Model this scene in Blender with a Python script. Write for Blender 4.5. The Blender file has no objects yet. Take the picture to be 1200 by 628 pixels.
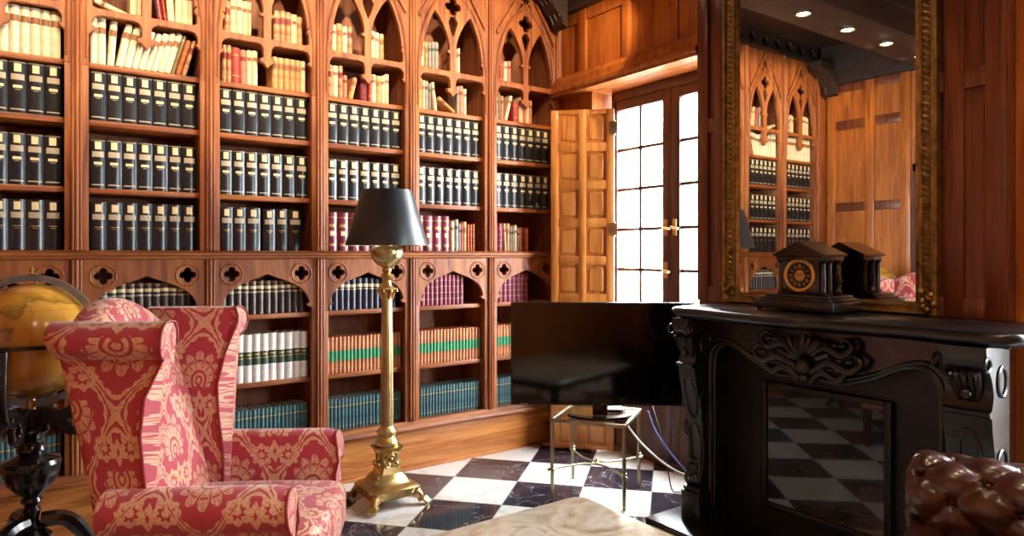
import bpy, bmesh, math, random
from mathutils import Vector, Matrix
PI = math.pi
R = math.radians
rnd = random.Random(7)
S = bpy.context.scene
C = S.collection

# ------------------------------------------------------------------ camera, world, exposure
YAW = 54.46                      # view direction measured from +X towards +Y
FPX = 800.0
cam_d = bpy.data.cameras.new('camera'); cam = bpy.data.objects.new('camera', cam_d); C.objects.link(cam)
cam.location = (0, 0, 1.3); cam.rotation_euler = (PI/2, 0, R(YAW-90))
cam_d.sensor_width = 36; cam_d.lens = FPX/1200*36; cam_d.shift_y = -16.7/1200; cam_d.clip_start = .02
S.camera = cam
S.view_settings.view_transform = 'Standard'; S.view_settings.look = 'None'
S.view_settings.gamma = 1; S.view_settings.use_curve_mapping = False
S.view_settings.exposure = 0.0
SKY = 56.0
SPOT_W = 95.0
ROOM_W = 42.0
w = bpy.data.worlds.new('sky'); S.world = w; w.use_nodes = True
wn = w.node_tree.nodes; bg = wn['Background']
bg.inputs['Color'].default_value = (.86, .94, 1, 1); bg.inputs['Strength'].default_value = SKY
S.cycles.use_denoising = True
S.cycles.max_bounces = 8; S.cycles.diffuse_bounces = 5; S.cycles.glossy_bounces = 5; S.cycles.transparent_max_bounces = 8
S.cycles.caustics_reflective = False; S.cycles.caustics_refractive = False
S.cycles.sample_clamp_indirect = 8
def portal(x, y, z, sy, sz):
    l = bpy.data.lights.new('daylight_portal', 'AREA'); l.shape = 'RECTANGLE'; l.size = sz; l.size_y = sy
    l.cycles.is_portal = True
    o = bpy.data.objects.new('daylight_portal', l); C.objects.link(o)
    o.location = (x, y, z); o.rotation_euler = (0, R(90), 0)     # -Z axis points to -X
    return o
portal(3.36, 2.81, 1.2, 1.1, 2.4)
portal(3.36, -.15, 1.2, 1.55, 2.4)

# ------------------------------------------------------------------ room numbers
F = 3.68                         # bookcase face
PB = .567                        # bay pitch
XB = [-.373 + PB*k for k in range(7)]
XW = 3.05                        # window wall face
XL = -.53                        # wall opposite the windows
XM = 2.975                        # chimney breast face
YK = 4.0                         # wall behind the bookcase
YR = -2.6                        # wall behind the camera
ZC = 3.30                        # ceiling

# ------------------------------------------------------------------ materials
def srgb(h):
    v = [int(h[i:i+2], 16)/255 for i in (0, 2, 4)]
    return tuple(c/12.92 if c <= .04045 else ((c+.055)/1.055)**2.4 for c in v) + (1,)
def mat(name, col, rough=.5, metal=0, spec=.5, coat=0, sheen=0):
    m = bpy.data.materials.new(name); m.use_nodes = True
    p = m.node_tree.nodes['Principled BSDF']
    p.inputs['Base Color'].default_value = srgb(col) if isinstance(col, str) else col
    p.inputs['Roughness'].default_value = rough; p.inputs['Metallic'].default_value = metal
    p.inputs['Specular IOR Level'].default_value = spec
    p.inputs['Coat Weight'].default_value = coat; p.inputs['Coat Roughness'].default_value = .12
    p.inputs['Sheen Weight'].default_value = sheen
    return m
def nd(m, t, **kw):
    n = m.node_tree.nodes.new('ShaderNode'+t)
    for k, v in kw.items():
        if hasattr(n, k): setattr(n, k, v)
        else: n.inputs[k.replace('_', ' ')].default_value = v
    return n
def ln(m, a, b): m.node_tree.links.new(a, b)
def P(m): return m.node_tree.nodes['Principled BSDF']
def ramp(m, fac, stops):
    r = nd(m, 'ValToRGB'); e = r.color_ramp.elements
    while len(e) < len(stops): e.new(.5)
    for q, (pos, col) in zip(e, stops): q.position = pos; q.color = srgb(col) if isinstance(col, str) else col
    ln(m, fac, r.inputs['Fac']); return r.outputs['Color']
def bump(m, h, strength=.2, dist=.01):
    b = nd(m, 'Bump'); b.inputs['Strength'].default_value = strength; b.inputs['Distance'].default_value = dist
    ln(m, h, b.inputs['Height']); ln(m, b.outputs['Normal'], P(m).inputs['Normal'])
def wood(name, dark, mid, light, rough=.38, grain='z', coat=.15):
    m = mat(name, mid, rough, coat=coat)
    g = nd(m, 'NewGeometry'); mp = nd(m, 'Mapping')
    mp.inputs['Scale'].default_value = {'z': (14, 14, 1.1), 'x': (1.1, 14, 14), 'y': (14, 1.1, 14)}[grain]
    ln(m, g.outputs['Position'], mp.inputs['Vector'])
    n1 = nd(m, 'TexNoise'); n1.inputs['Scale'].default_value = 1.6; n1.inputs['Detail'].default_value = 6; n1.inputs['Distortion'].default_value = 1.2
    n2 = nd(m, 'TexNoise'); n2.inputs['Scale'].default_value = 9; n2.inputs['Detail'].default_value = 4
    ln(m, mp.outputs['Vector'], n1.inputs['Vector']); ln(m, mp.outputs['Vector'], n2.inputs['Vector'])
    a = nd(m, 'Math', operation='MULTIPLY_ADD'); ln(m, n2.outputs['Fac'], a.inputs[0]); a.inputs[1].default_value = .3
    ln(m, n1.outputs['Fac'], a.inputs[2])
    col = ramp(m, a.outputs[0], [(.42, dark), (.62, mid), (.85, light)])
    ln(m, col, P(m).inputs['Base Color']); bump(m, a.outputs[0], .06, .004)
    return m
def noisy(name, c1, c2, scale=8, rough=.5, metal=0, bmp=.0, coat=0, detail=5, lo=.35, hi=.65):
    m = mat(name, c1, rough, metal, coat=coat)
    g = nd(m, 'TexCoord'); n = nd(m, 'TexNoise'); n.inputs['Scale'].default_value = scale; n.inputs['Detail'].default_value = detail
    ln(m, g.outputs['Object'], n.inputs['Vector'])
    ln(m, ramp(m, n.outputs['Fac'], [(lo, c1), (hi, c2)]), P(m).inputs['Base Color'])
    if bmp: bump(m, n.outputs['Fac'], bmp, .003)
    return m
W_CASE = wood('bookcase_wood', '5e2d0e', '8c4a1e', 'a8672e', .5, coat=0)
W_CASEX = wood('bookcase_wood_shelf', '5e2d0e', '8c4a1e', 'a8672e', .5, grain='x', coat=0)
W_IN = wood('bookcase_inside_wood', '6b3a22', '8a5030', '9d6440', .6, coat=0)
W_WALL = wood('wall_panel_wood', '7a3c14', '9e551e', 'b66c2c')
W_BREAST = wood('dark_panel_wood', '4a2110', '62301a', '7a3f22', .33)
W_SHUT = wood('shutter_oak', '9a5a22', 'b8742f', 'cc8c46', .42)
W_WIN = wood('window_frame_wood', '40251f', '50302a', '5f3c33', .45)
W_BEAM = wood('beam_wood', '1c110b', '2c1b12', '3b271b', .55, 'x', 0)
W_BLACK = noisy('ebonised_wood', '0d090a', '1c1214', 6, .22, coat=.4)
GOLD = noisy('gilt', '7a6236', 'ac8e56', 30, .4, .8, .3)
BRASS = noisy('brass', 'bd9c60', 'd8bb80', 12, .3, 1)
BRASS_OLD = noisy('aged_brass', '8c8264', 'aea485', 15, .33, 1)
BLACKM = noisy('black_marble', '08080a', '1b191c', 5, .28, coat=.15, lo=.4, hi=.9)
def marble_black():
    m = BLACKM
    g = nd(m, 'TexCoord'); v = nd(m, 'TexNoise'); v.inputs['Scale'].default_value = 2.2; v.inputs['Detail'].default_value = 8; v.inputs['Distortion'].default_value = 1.5
    ln(m, g.outputs['Object'], v.inputs['Vector'])
    s = nd(m, 'Math', operation='SUBTRACT'); ln(m, v.outputs['Fac'], s.inputs[0]); s.inputs[1].default_value = .5
    ab = nd(m, 'Math', operation='ABSOLUTE'); ln(m, s.outputs[0], ab.inputs[0])
    ln(m, ramp(m, ab.outputs[0], [(0, '3a2f2b'), (.010, '100f10'), (.2, '08080a')]), P(m).inputs['Base Color'])
marble_black()
IRON = mat('black_iron', '15171a', .4, .3)
MIRROR = mat('mirror_silver', (.74, .72, .68, 1), .0, 1)
BULB = mat('bulb', (1, .8, .55, 1)); P(BULB).inputs['Emission Color'].default_value = (1, .8, .55, 1); P(BULB).inputs['Emission Strength'].default_value = 25
def glass(name, tint=(1, 1, 1, 1), gloss=.08):
    m = bpy.data.materials.new(name); m.use_nodes = True; nt = m.node_tree; nt.nodes.clear()
    o = nt.nodes.new('ShaderNodeOutputMaterial'); t = nt.nodes.new('ShaderNodeBsdfTransparent'); g = nt.nodes.new('ShaderNodeBsdfGlossy')
    x = nt.nodes.new('ShaderNodeMixShader'); fr = nt.nodes.new('ShaderNodeFresnel'); fr.inputs['IOR'].default_value = 1.45
    t.inputs['Color'].default_value = tint; g.inputs['Roughness'].default_value = .02
    ge = nt.nodes.new('ShaderNodeNewGeometry'); mu = nt.nodes.new('ShaderNodeMath'); mu.operation = 'MULTIPLY'; iv = nt.nodes.new('ShaderNodeMath'); iv.operation = 'SUBTRACT'; iv.inputs[0].default_value = 1
    nt.links.new(ge.outputs['Backfacing'], iv.inputs[1]); nt.links.new(fr.outputs[0], mu.inputs[0]); nt.links.new(iv.outputs[0], mu.inputs[1])
    nt.links.new(mu.outputs[0], x.inputs[0]); nt.links.new(t.outputs[0], x.inputs[1]); nt.links.new(g.outputs[0], x.inputs[2]); nt.links.new(x.outputs[0], o.inputs[0])
    return m
PANE = glass('window_glass')
TABLE_GLASS = glass('table_glass', (.82, .9, .88, 1))
FIREGLASS = mat('fire_glass', '0a0a0c', .03, 0, .8, coat=.6)
SCREEN = mat('tv_screen', '050507', .07, 0, .5)
PLASTIC = mat('black_plastic', '0c0c0e', .25)
SHADE = mat('black_lampshade', '191b20', .38, spec=.6, sheen=.1)
SHADE_IN = mat('lampshade_lining', 'd8c8a8', .6)
LEATHER = noisy('brown_leather', '200e08', '3a1810', 5, .28, 0, .12, coat=.25)
# ---- floor: black and white marble laid on the diagonal
def floor_mat():
    m = mat('checker_marble', 'ffffff', .09, spec=.5)
    g = nd(m, 'NewGeometry'); mp = nd(m, 'Mapping', vector_type='TEXTURE')
    mp.inputs['Location'].default_value = (2.043, 3.437, 0); mp.inputs['Rotation'].default_value = (0, 0, R(41.45)); mp.inputs['Scale'].default_value = (.376, .376, .376)
    ln(m, g.outputs['Position'], mp.inputs['Vector'])
    ck = nd(m, 'TexChecker'); ck.inputs['Scale'].default_value = 1
    off = nd(m, 'VectorMath', operation='ADD'); ln(m, mp.outputs['Vector'], off.inputs[0]); off.inputs[1].default_value = (0, 0, .5)
    ln(m, off.outputs['Vector'], ck.inputs['Vector'])
    # each slab gets its own veining: the cell number shifts the noise
    fl = nd(m, 'VectorMath', operation='FLOOR'); ln(m, off.outputs['Vector'], fl.inputs[0])
    wn_ = nd(m, 'TexWhiteNoise', noise_dimensions='3D'); ln(m, fl.outputs['Vector'], wn_.inputs['Vector'])
    sc = nd(m, 'VectorMath', operation='SCALE'); ln(m, wn_.outputs['Color'], sc.inputs[0]); sc.inputs['Scale'].default_value = 20
    ad = nd(m, 'VectorMath', operation='ADD'); ln(m, mp.outputs['Vector'], ad.inputs[0]); ln(m, sc.outputs['Vector'], ad.inputs[1])
    n = nd(m, 'TexNoise'); n.inputs['Scale'].default_value = .9; n.inputs['Detail'].default_value = 7; n.inputs['Distortion'].default_value = 1.6
    ln(m, ad.outputs['Vector'], n.inputs['Vector'])
    s = nd(m, 'Math', operation='SUBTRACT'); ln(m, n.outputs['Fac'], s.inputs[0]); s.inputs[1].default_value = .5
    ab = nd(m, 'Math', operation='ABSOLUTE'); ln(m, s.outputs[0], ab.inputs[0])
    black = ramp(m, ab.outputs[0], [(0, '857c82'), (.006, '3a333a'), (.12, '262129')])
    white = ramp(m, ab.outputs[0], [(0, 'c4bdb2'), (.05, 'd6d2ca'), (.3, 'ddd9d2')])
    mx = nd(m, 'Mix', data_type='RGBA'); ln(m, ck.outputs['Fac'], mx.inputs['Factor'])
    ln(m, white, mx.inputs[6]); ln(m, black, mx.inputs[7])
    # thin joints
    fr = nd(m, 'VectorMath', operation='FRACTION'); ln(m, off.outputs['Vector'], fr.inputs[0])
    sp = nd(m, 'SeparateXYZ'); ln(m, fr.outputs['Vector'], sp.inputs[0])
    ms = []
    for k in ('X', 'Y'):
        q = nd(m, 'Math', operation='PINGPONG'); ln(m, sp.outputs[k], q.inputs[0]); q.inputs[1].default_value = .5; ms.append(q)
    mn = nd(m, 'Math', operation='MINIMUM'); ln(m, ms[0].outputs[0], mn.inputs[0]); ln(m, ms[1].outputs[0], mn.inputs[1])
    lt = nd(m, 'Math', operation='LESS_THAN'); ln(m, mn.outputs[0], lt.inputs[0]); lt.inputs[1].default_value = .006
    m2 = nd(m, 'Mix', data_type='RGBA'); ln(m, lt.outputs[0], m2.inputs['Factor']); ln(m, mx.outputs[2], m2.inputs[6]); m2.inputs[7].default_value = srgb('8d8780')
    ln(m, m2.outputs[2], P(m).inputs['Base Color'])
    return m
FLOOR = floor_mat()
def onyx():
    m = mat('veined_beige_stone', 'c0b090', .12, coat=.3)
    g = nd(m, 'TexCoord'); n = nd(m, 'TexNoise'); n.inputs['Scale'].default_value = 3; n.inputs['Detail'].default_value = 8; n.inputs['Distortion'].default_value = 2
    mp = nd(m, 'Mapping'); mp.inputs['Scale'].default_value = (1.6, 2.4, 1); ln(m, g.outputs['Object'], mp.inputs['Vector']); ln(m, mp.outputs['Vector'], n.inputs['Vector'])
    ln(m, ramp(m, n.outputs['Fac'], [(.3, 'a3907a'), (.45, 'cbbca4'), (.6, 'ddd5c6'), (.75, 'b9a78c')]), P(m).inputs['Base Color'])
    return m
ONYX = onyx()
# ---- damask: a small expression compiler over math nodes
def damask():
    m = mat('red_damask', '8a1c26', .5, spec=.4, sheen=.25)
    def op(o, a, b=None, c=None):
        n = nd(m, 'Math', operation=o)
        for i, q in enumerate((a, b, c)):
            if q is None: continue
            if isinstance(q, (int, float)): n.inputs[i].default_value = q
            else: ln(m, q, n.inputs[i])
        return n.outputs[0]
    add = lambda a, b: op('ADD', a, b); sub = lambda a, b: op('SUBTRACT', a, b); mul = lambda a, b: op('MULTIPLY', a, b)
    lt = lambda a, b: op('LESS_THAN', a, b); gt = lambda a, b: op('GREATER_THAN', a, b)
    ab = lambda a: op('ABSOLUTE', a); mx = lambda a, b: op('MAXIMUM', a, b); mn = lambda a, b: op('MINIMUM', a, b)
    uv = nd(m, 'UVMap'); nz = nd(m, 'TexNoise'); nz.inputs['Scale'].default_value = 38; nz.inputs['Detail'].default_value = 2
    ln(m, uv.outputs['UV'], nz.inputs['Vector'])
    s1 = nd(m, 'SeparateXYZ'); ln(m, uv.outputs['UV'], s1.inputs[0]); s2 = nd(m, 'SeparateColor'); ln(m, nz.outputs['Color'], s2.inputs[0])
    U = add(s1.outputs['X'], mul(sub(s2.outputs[0], .5), .007)); V = add(s1.outputs['Y'], mul(sub(s2.outputs[1], .5), .007))
    TW, TH = .27, .39
    def polar(px, py, cx, cy):
        x = sub(px, cx); y = sub(py, cy)
        return op('SQRT', add(mul(x, x), mul(y, y))), op('ARCTAN2', x, y)
    def motif(ou, ov):
        px = mul(sub(op('FRACT', add(op('DIVIDE', U, TW), ou)), .5), TW); py = mul(sub(op('FRACT', add(op('DIVIDE', V, TH), ov)), .5), TH)
        px = mul(ab(px), .97); py = mul(py, .97)
        r, t = polar(px, mul(py, .86), 0, -.012)
        lob = ab(op('COSINE', mul(t, 6.5)))
        grow = op('COSINE', mul(t, .5))
        fl = lt(r, add(mul(grow, .066), mul(mul(lob, grow), .024)))
        vein = mn(lt(lob, .22), gt(r, .036)); ring = lt(ab(sub(r, .028)), .004); pip = mx(mn(lt(ab(sub(r, .060)), .003), gt(lob, .5)), lt(ab(sub(r, .012)), .003))
        hatch = mul(gt(op('SINE', mul(t, 52)), .2), gt(r, .05))
        fl = mul(fl, sub(1, mul(hatch, .45)))
        fl = mul(fl, sub(1, mx(mx(vein, ring), pip)))
        r2, t2 = polar(px, py, .044, -.098)
        l2 = op('COSINE', mul(t2, 8))
        lf = mx(lt(ab(sub(r2, .027)), add(.008, mul(l2, .004))), lt(r2, .010))
        
        bud = mn(lt(add(mul(px, 1.5), mul(ab(add(py, .085)), .75)), .030), gt(add(mul(px, 1.5), mul(ab(add(py, .085)), .75)), .009))
        return mx(mx(fl, lf), bud)
    ogee = ab(add(op('COSINE', mul(U, 2*PI/TW)), op('COSINE', mul(V, 2*PI/TH))))
    leafy = mul(op('COSINE', mul(V, 2*PI/TH*9)), op('COSINE', mul(U, 2*PI/TW*6))); og = mx(mn(lt(ogee, add(.30, mul(leafy, .13))), gt(ogee, .17)), lt(ogee, add(.075, mul(leafy, .03))))
    f = mx(mx(motif(0, 0), motif(.5, .5)), og)
    weave = nd(m, 'TexNoise'); weave.inputs['Scale'].default_value = 700; ln(m, uv.outputs['UV'], weave.inputs['Vector'])
    fine = nd(m, 'TexNoise'); fine.inputs['Scale'].default_value = 120; fine.inputs['Detail'].default_value = 3; ln(m, uv.outputs['UV'], fine.inputs['Vector'])
    f = mul(f, add(.62, mul(gt(fine.outputs['Fac'], .46), .38)))
    mixc = nd(m, 'Mix', data_type='RGBA'); ln(m, f, mixc.inputs['Factor']); mixc.inputs[6].default_value = srgb('a32f3e'); mixc.inputs[7].default_value = srgb('caa07e')
    ln(m, mixc.outputs[2], P(m).inputs['Base Color'])
    ln(m, op('SUBTRACT', .55, mul(f, .18)), P(m).inputs['Roughness'])
    bump(m, add(mul(f, .6), mul(weave.outputs['Fac'], .25)), .25, .002)
    return m
DAMASK = damask()
PIPING = mat('dark_red_piping', '7c1822', .5)
# ------------------------------------------------------------------ mesh helpers
def BM(): return bmesh.new()
def obj(name, bm, m, parent=None, loc=None, sharp=38, uv=False):
    me = bpy.data.meshes.new(name)
    bmesh.ops.recalc_face_normals(bm, faces=bm.faces[:])
    bm.to_mesh(me); bm.free()
    return link(name, me, m, parent, loc, sharp)
def link(name, me, m, parent=None, loc=None, sharp=38):
    me.materials.clear(); me.materials.append(m)
    me.polygons.foreach_set('use_smooth', [True]*len(me.polygons)); me.set_sharp_from_angle(angle=R(sharp))
    o = bpy.data.objects.new(name, me); C.objects.link(o)
    if parent: o.parent = parent
    if loc: o.location = loc
    return o
def thing(name, label, cat, loc=(0, 0, 0), rz=0, group=None):
    o = bpy.data.objects.new(name, None); C.objects.link(o); o.empty_display_size = .1
    o.location = loc; o.rotation_euler = (0, 0, rz); o['label'] = label; o['category'] = cat
    if group: o['group'] = group
    return o
def tag(o, label, cat, group=None):
    o['label'] = label; o['category'] = cat
    if group: o['group'] = group
    return o
def struct(o): o['kind'] = 'structure'; return o
def copy_tree(o, parent=None):
    c = o.copy(); C.objects.link(c); c.parent = parent
    for ch in list(o.children): copy_tree(ch, c)
    return c
def box(b, x0, x1, y0, y1, z0, z1, bev=0, seg=2, mtx=None):
    vs = [b.verts.new((x, y, z)) for x in (x0, x1) for y in (y0, y1) for z in (z0, z1)]
    fs = [b.faces.new([vs[i] for i in f]) for f in ((0, 1, 3, 2), (4, 6, 7, 5), (0, 4, 5, 1), (2, 3, 7, 6), (0, 2, 6, 4), (1, 5, 7, 3))]
    if bev:
        es = list({e for f in fs for e in f.edges})
        r = bmesh.ops.bevel(b, geom=es, offset=bev, segments=seg, affect='EDGES', profile=.5)
        vs = list({v for f in r['faces'] for v in f.verts} | {v for v in vs if v.is_valid})
    if mtx:
        for v in vs: v.co = mtx @ v.co
    return vs
def lathe(b, prof, seg=24, cx=0, cy=0, cz=0, flute=None, mtx=None):
    rings = []; allv = []
    for r, z in prof:
        ring = []
        for k in range(seg):
            a = 2*PI*k/seg; rr = r*(1+(flute(a, z) if flute else 0))
            ring.append(b.verts.new((cx+rr*math.cos(a), cy+rr*math.sin(a), cz+z)))
        rings.append(ring); allv += ring
    for p, q in zip(rings, rings[1:]):
        for k in range(seg): b.faces.new((p[k], p[(k+1) % seg], q[(k+1) % seg], q[k]))
    b.faces.new(rings[0][::-1]); b.faces.new(rings[-1])
    if mtx:
        for v in allv: v.co = mtx @ v.co
    return allv
def tube(b, pts, r, seg=8, closed=False, cap=True):
    pts = [Vector(p) for p in pts]; n = len(pts); rs = r if isinstance(r, (list, tuple)) else [r]*n
    rings = []; nrm = None
    for i, p in enumerate(pts):
        t = (pts[(i+1) % n]-pts[i-1]) if closed else (pts[min(i+1, n-1)]-pts[max(i-1, 0)])
        t.normalize()
        if nrm is None:
            nrm = t.cross(Vector((0, 0, 1)) if abs(t.z) < .9 else Vector((1, 0, 0))).normalized()
        nrm = (nrm-t*nrm.dot(t)).normalized(); bi = t.cross(nrm)
        rings.append([b.verts.new(p+rs[i]*(math.cos(2*PI*k/seg)*nrm+math.sin(2*PI*k/seg)*bi)) for k in range(seg)])
    m = n if closed else n-1
    for i in range(m):
        p, q = rings[i], rings[(i+1) % n]
        for k in range(seg): b.faces.new((p[k], p[(k+1) % seg], q[(k+1) % seg], q[k]))
    if not closed and cap: b.faces.new(rings[0][::-1]); b.faces.new(rings[-1])
def ball(b, c, r, u=10, v=7, sc=(1, 1, 1)):
    m = Matrix.Translation(c) @ Matrix.Diagonal((*sc, 1))
    bmesh.ops.create_uvsphere(b, u_segments=u, v_segments=v, radius=r, matrix=m)
def prism(b, poly, f0, f1):
    """poly of 2-D points; f0 and f1 map (p, q) to 3-D at the two ends"""
    a = [b.verts.new(f0(p, q)) for p, q in poly]; c = [b.verts.new(f1(p, q)) for p, q in poly]
    b.faces.new(a); b.faces.new(c[::-1]); n = len(poly)
    for k in range(n): b.faces.new((a[k], c[k], c[(k+1) % n], a[(k+1) % n]))
def smooth_path(pts, n=6, closed=False):
    """Catmull-Rom through pts"""
    out = []; L = len(pts); rng = range(L if closed else L-1)
    g = (lambda i: pts[i % L]) if closed else (lambda i: pts[max(0, min(L-1, i))])
    for i in rng:
        p0, p1, p2, p3 = [Vector(g(i+k)) for k in (-1, 0, 1, 2)]
        for k in range(n):
            t = k/n
            out.append(.5*((2*p1)+(p2-p0)*t+(2*p0-5*p1+4*p2-p3)*t*t+(3*p1-p0-3*p2+p3)*t**3))
    if not closed: out.append(Vector(pts[-1]))
    return [tuple(v) for v in out]
def plate_mesh(name, loops, thick, bev=.003, mp=None):
    """a pierced board: first loop is the outline, the others are holes; lies in local XY, mapped by mp(x, y, z)"""
    cu = bpy.data.curves.new(name, 'CURVE'); cu.dimensions = '2D'; cu.fill_mode = 'BOTH'
    cu.extrude = thick/2-bev; cu.bevel_depth = bev; cu.bevel_resolution = 1; cu.offset = -bev
    for lp in loops:
        s = cu.splines.new('POLY'); s.points.add(len(lp)-1)
        for q, p in zip(s.points, lp): q.co = (p[0], p[1], 0, 1)
        s.use_cyclic_u = True
    t = bpy.data.objects.new(name, cu); C.objects.link(t)
    dg = bpy.context.evaluated_depsgraph_get()
    me = bpy.data.meshes.new_from_object(t.evaluated_get(dg))
    bpy.data.objects.remove(t); bpy.data.curves.remove(cu)
    if mp:
        for v in me.vertices: v.co = mp(*v.co)
    return me
def circle2(cx, cy, r, n=24, a0=0, a1=2*PI): return [(cx+r*math.cos(a0+(a1-a0)*k/n), cy+r*math.sin(a0+(a1-a0)*k/n)) for k in range(n)]
def foil(cx, cy, r, off, lobes=4, rot=0, n=72, drop=0):
    """outline of a quatrefoil / trefoil as a star-shaped union of lobe circles"""
    out = []
    for k in range(n):
        a = 2*PI*k/n; best = .25*off
        for j in range(lobes):
            b_ = rot+2*PI*j/lobes; d = a-b_
            q = r*r-(off*math.sin(d))**2
            if q > 0: best = max(best, off*math.cos(d)+math.sqrt(q))
        x, y = best*math.cos(a), best*math.sin(a)
        out.append((cx+x, cy+y))
    return out
def ring_loft(b, rings, uvf=None, cap=True):
    """closed rings of equal length; uvf(i, j) gives metres for damask"""
    uvl = b.loops.layers.uv.verify()
    V = [[b.verts.new(p) for p in r] for r in rings]; n = len(rings[0])
    cum = [[0]*(n+1) for _ in rings]
    for i, r in enumerate(rings):
        for j in range(n): cum[i][j+1] = cum[i][j]+(Vector(r[(j+1) % n])-Vector(r[j])).length
    lon = [0]*len(rings)
    for i in range(1, len(rings)): lon[i] = lon[i-1]+sum((Vector(rings[i][j])-Vector(rings[i-1][j])).length for j in range(0, n, 4))/len(range(0, n, 4))
    for i in range(len(rings)-1):
        for j in range(n):
            f = b.faces.new((V[i][j], V[i][(j+1) % n], V[i+1][(j+1) % n], V[i+1][j]))
            for l, (a, c) in zip(f.loops, ((i, j), (i, j+1), (i+1, j+1), (i+1, j))): l[uvl].uv = (lon[a], cum[0][c])
    if cap:
        for i in (0, -1):
            f = b.faces.new(V[i] if i else V[i][::-1])
            ym = sum(v.co.y for v in f.verts)/len(f.verts)
            for l in f.loops: l[uvl].uv = ((l.vert.co.y-ym)*2.8+.135, l.vert.co.z*2.2)
def blob(b, sx, sy, sz, r, n=12, fn=None, uvoff=(0, 0)):
    """rounded box centred on the origin with a dense grid, deformed by fn(x, y, z); box-projected uv in metres"""
    uvl = b.loops.layers.uv.verify(); h = Vector((sx/2, sy/2, sz/2))
    for ax in range(3):
        for sg in (-1, 1):
            a1, a2 = (ax+1) % 3, (ax+2) % 3; g = {}; raw = {}
            for i in range(n+1):
                for j in range(n+1):
                    p = Vector((0, 0, 0)); p[ax] = sg*h[ax]
                    p[a1] = -math.cos(PI*i/n)*h[a1]*.35+(2*i/n-1)*h[a1]*.65; p[a2] = -math.cos(PI*j/n)*h[a2]*.35+(2*j/n-1)*h[a2]*.65
                    raw[i, j] = p.copy()
                    c = Vector([max(-(h[k]-r), min(h[k]-r, p[k])) for k in range(3)])
                    d = p-c
                    q = c+d.normalized()*r if d.length > 1e-9 else p
                    g[i, j] = b.verts.new(fn(*q) if fn else q)
            for i in range(n):
                for j in range(n):
                    ix = ((i, j), (i+1, j), (i+1, j+1), (i, j+1)); ix = ix if sg > 0 else ix[::-1]
                    f = b.faces.new([g[k] for k in ix])
                    for l, k in zip(f.loops, ix):
                        p = raw[k]; l[uvl].uv = {0: (p.y, p.z), 1: (p.x, p.z), 2: (p.x, p.y)}[ax]
                        l[uvl].uv = (l[uvl].uv[0]+uvoff[0], l[uvl].uv[1]+uvoff[1])
    bmesh.ops.remove_doubles(b, verts=b.verts[:], dist=1e-5)
def lerp(a, b_, t): return a+(b_-a)*t
def interp(x, xs, ys):
    if x <= xs[0]: return ys[0]
    for a, c, p, q in zip(xs, xs[1:], ys, ys[1:]):
        if x <= c: return p+(q-p)*(x-a)/(c-a)
    return ys[-1]

# ------------------------------------------------------------------ room shell
def S_box(name, m, *a, bev=0, parent=None):
    b = BM(); box(b, *a, bev); o = obj(name, b, m, parent)
    if not parent: struct(o)
    return o
S_box('floor', FLOOR, XL-.1, XW+.35, YR-.1, YK+.1, -.1, 0)
S_box('ceiling', W_BEAM, XL-.1, XW+.35, YR-.1, YK+.1, ZC, ZC+.1)
S_box('wall_bookcase', W_IN, XL-.1, XW+.1, YK, YK+.1, 0, ZC)
wl = S_box('wall_left', W_WALL, XL-.1, XL, YR-.1, YK+.1, 0, ZC)
wb = S_box('wall_back', W_WALL, XL-.1, XW+.1, YR-.1, YR, 0, ZC)
# window wall with two openings
b = BM()
WIN = [(2.28, 3.36), (-.925, .625)]; ZH = 2.37
ys = [YK+.05, 3.36, 2.28, .625, -.925, YR-.05]
for y1, y0 in ((ys[0], ys[1]), (ys[2], ys[3]), (ys[4], ys[5])): box(b, XW, XW+.215, y0, y1, 0, ZC)
for y0, y1 in WIN: box(b, XW, XW+.215, y0, y1, ZH, ZC)
wr = struct(obj('wall_right', b, W_WALL))
# panelling on the window wall above the window
def frame_panel(parent, axis, pos, out, a0, a1, z0, z1, stiles, rails, m, sw=.075, rw=.1, t=.02):
    """stiles and rails applied to a wall plane x=pos or y=pos; out = +-1 towards the room"""
    def bx(b, p0, p1, q0, q1, t=t):
        lo, hi = sorted((pos, pos+out*t))
        if axis == 'x': box(b, lo, hi, p0, p1, q0, q1, .004)
        else: box(b, p0, p1, lo, hi, q0, q1, .004)
    for s in stiles:
        b = BM(); bx(b, s-sw/2, s+sw/2, z0, z1); obj('stile', b, m, parent)
    for r_ in rails:
        b = BM(); bx(b, a0, a1, r_-rw/2, r_+rw/2, t-.004); obj('rail', b, m, parent)
frame_panel(wr, 'x', XW, -1, 2.30, F, 2.5, 2.93, [3.44, 3.03, 2.66, 2.36], [2.895], W_WALL, .075, .08)
frame_panel(wr, 'x', XW, -1, -2.5, -.95, 0, 2.93, [-.99, -1.4, -2.0, -2.5], [2.88, 1.9, .12], W_WALL)
frame_panel(wl, 'x', XL, 1, 2.89, F, 0, 2.93, [3.62, 3.25, 2.93], [], W_WALL, .085, .12, .024); frame_panel(wl, 'x', XL, 1, 2.89, F, 0, 2.93, [], [2.90, 2.54, 1.75, .12], W_BREAST, .09, .085, .022)
frame_panel(wl, 'x', XL, 1, -2.5, 1.9, 0, 2.93, [1.85, 1.1, .55, 0, -.6, -1.2, -1.8, -2.4], [2.88, 1.62, .12], W_WALL, .09, .12)
frame_panel(wb, 'y', YR, 1, XL, XW, 0, 2.93, [-.4, .3, 1, 1.7, 2.4, 3], [2.88, 1.62, .12], W_WALL, .09, .12)
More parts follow.
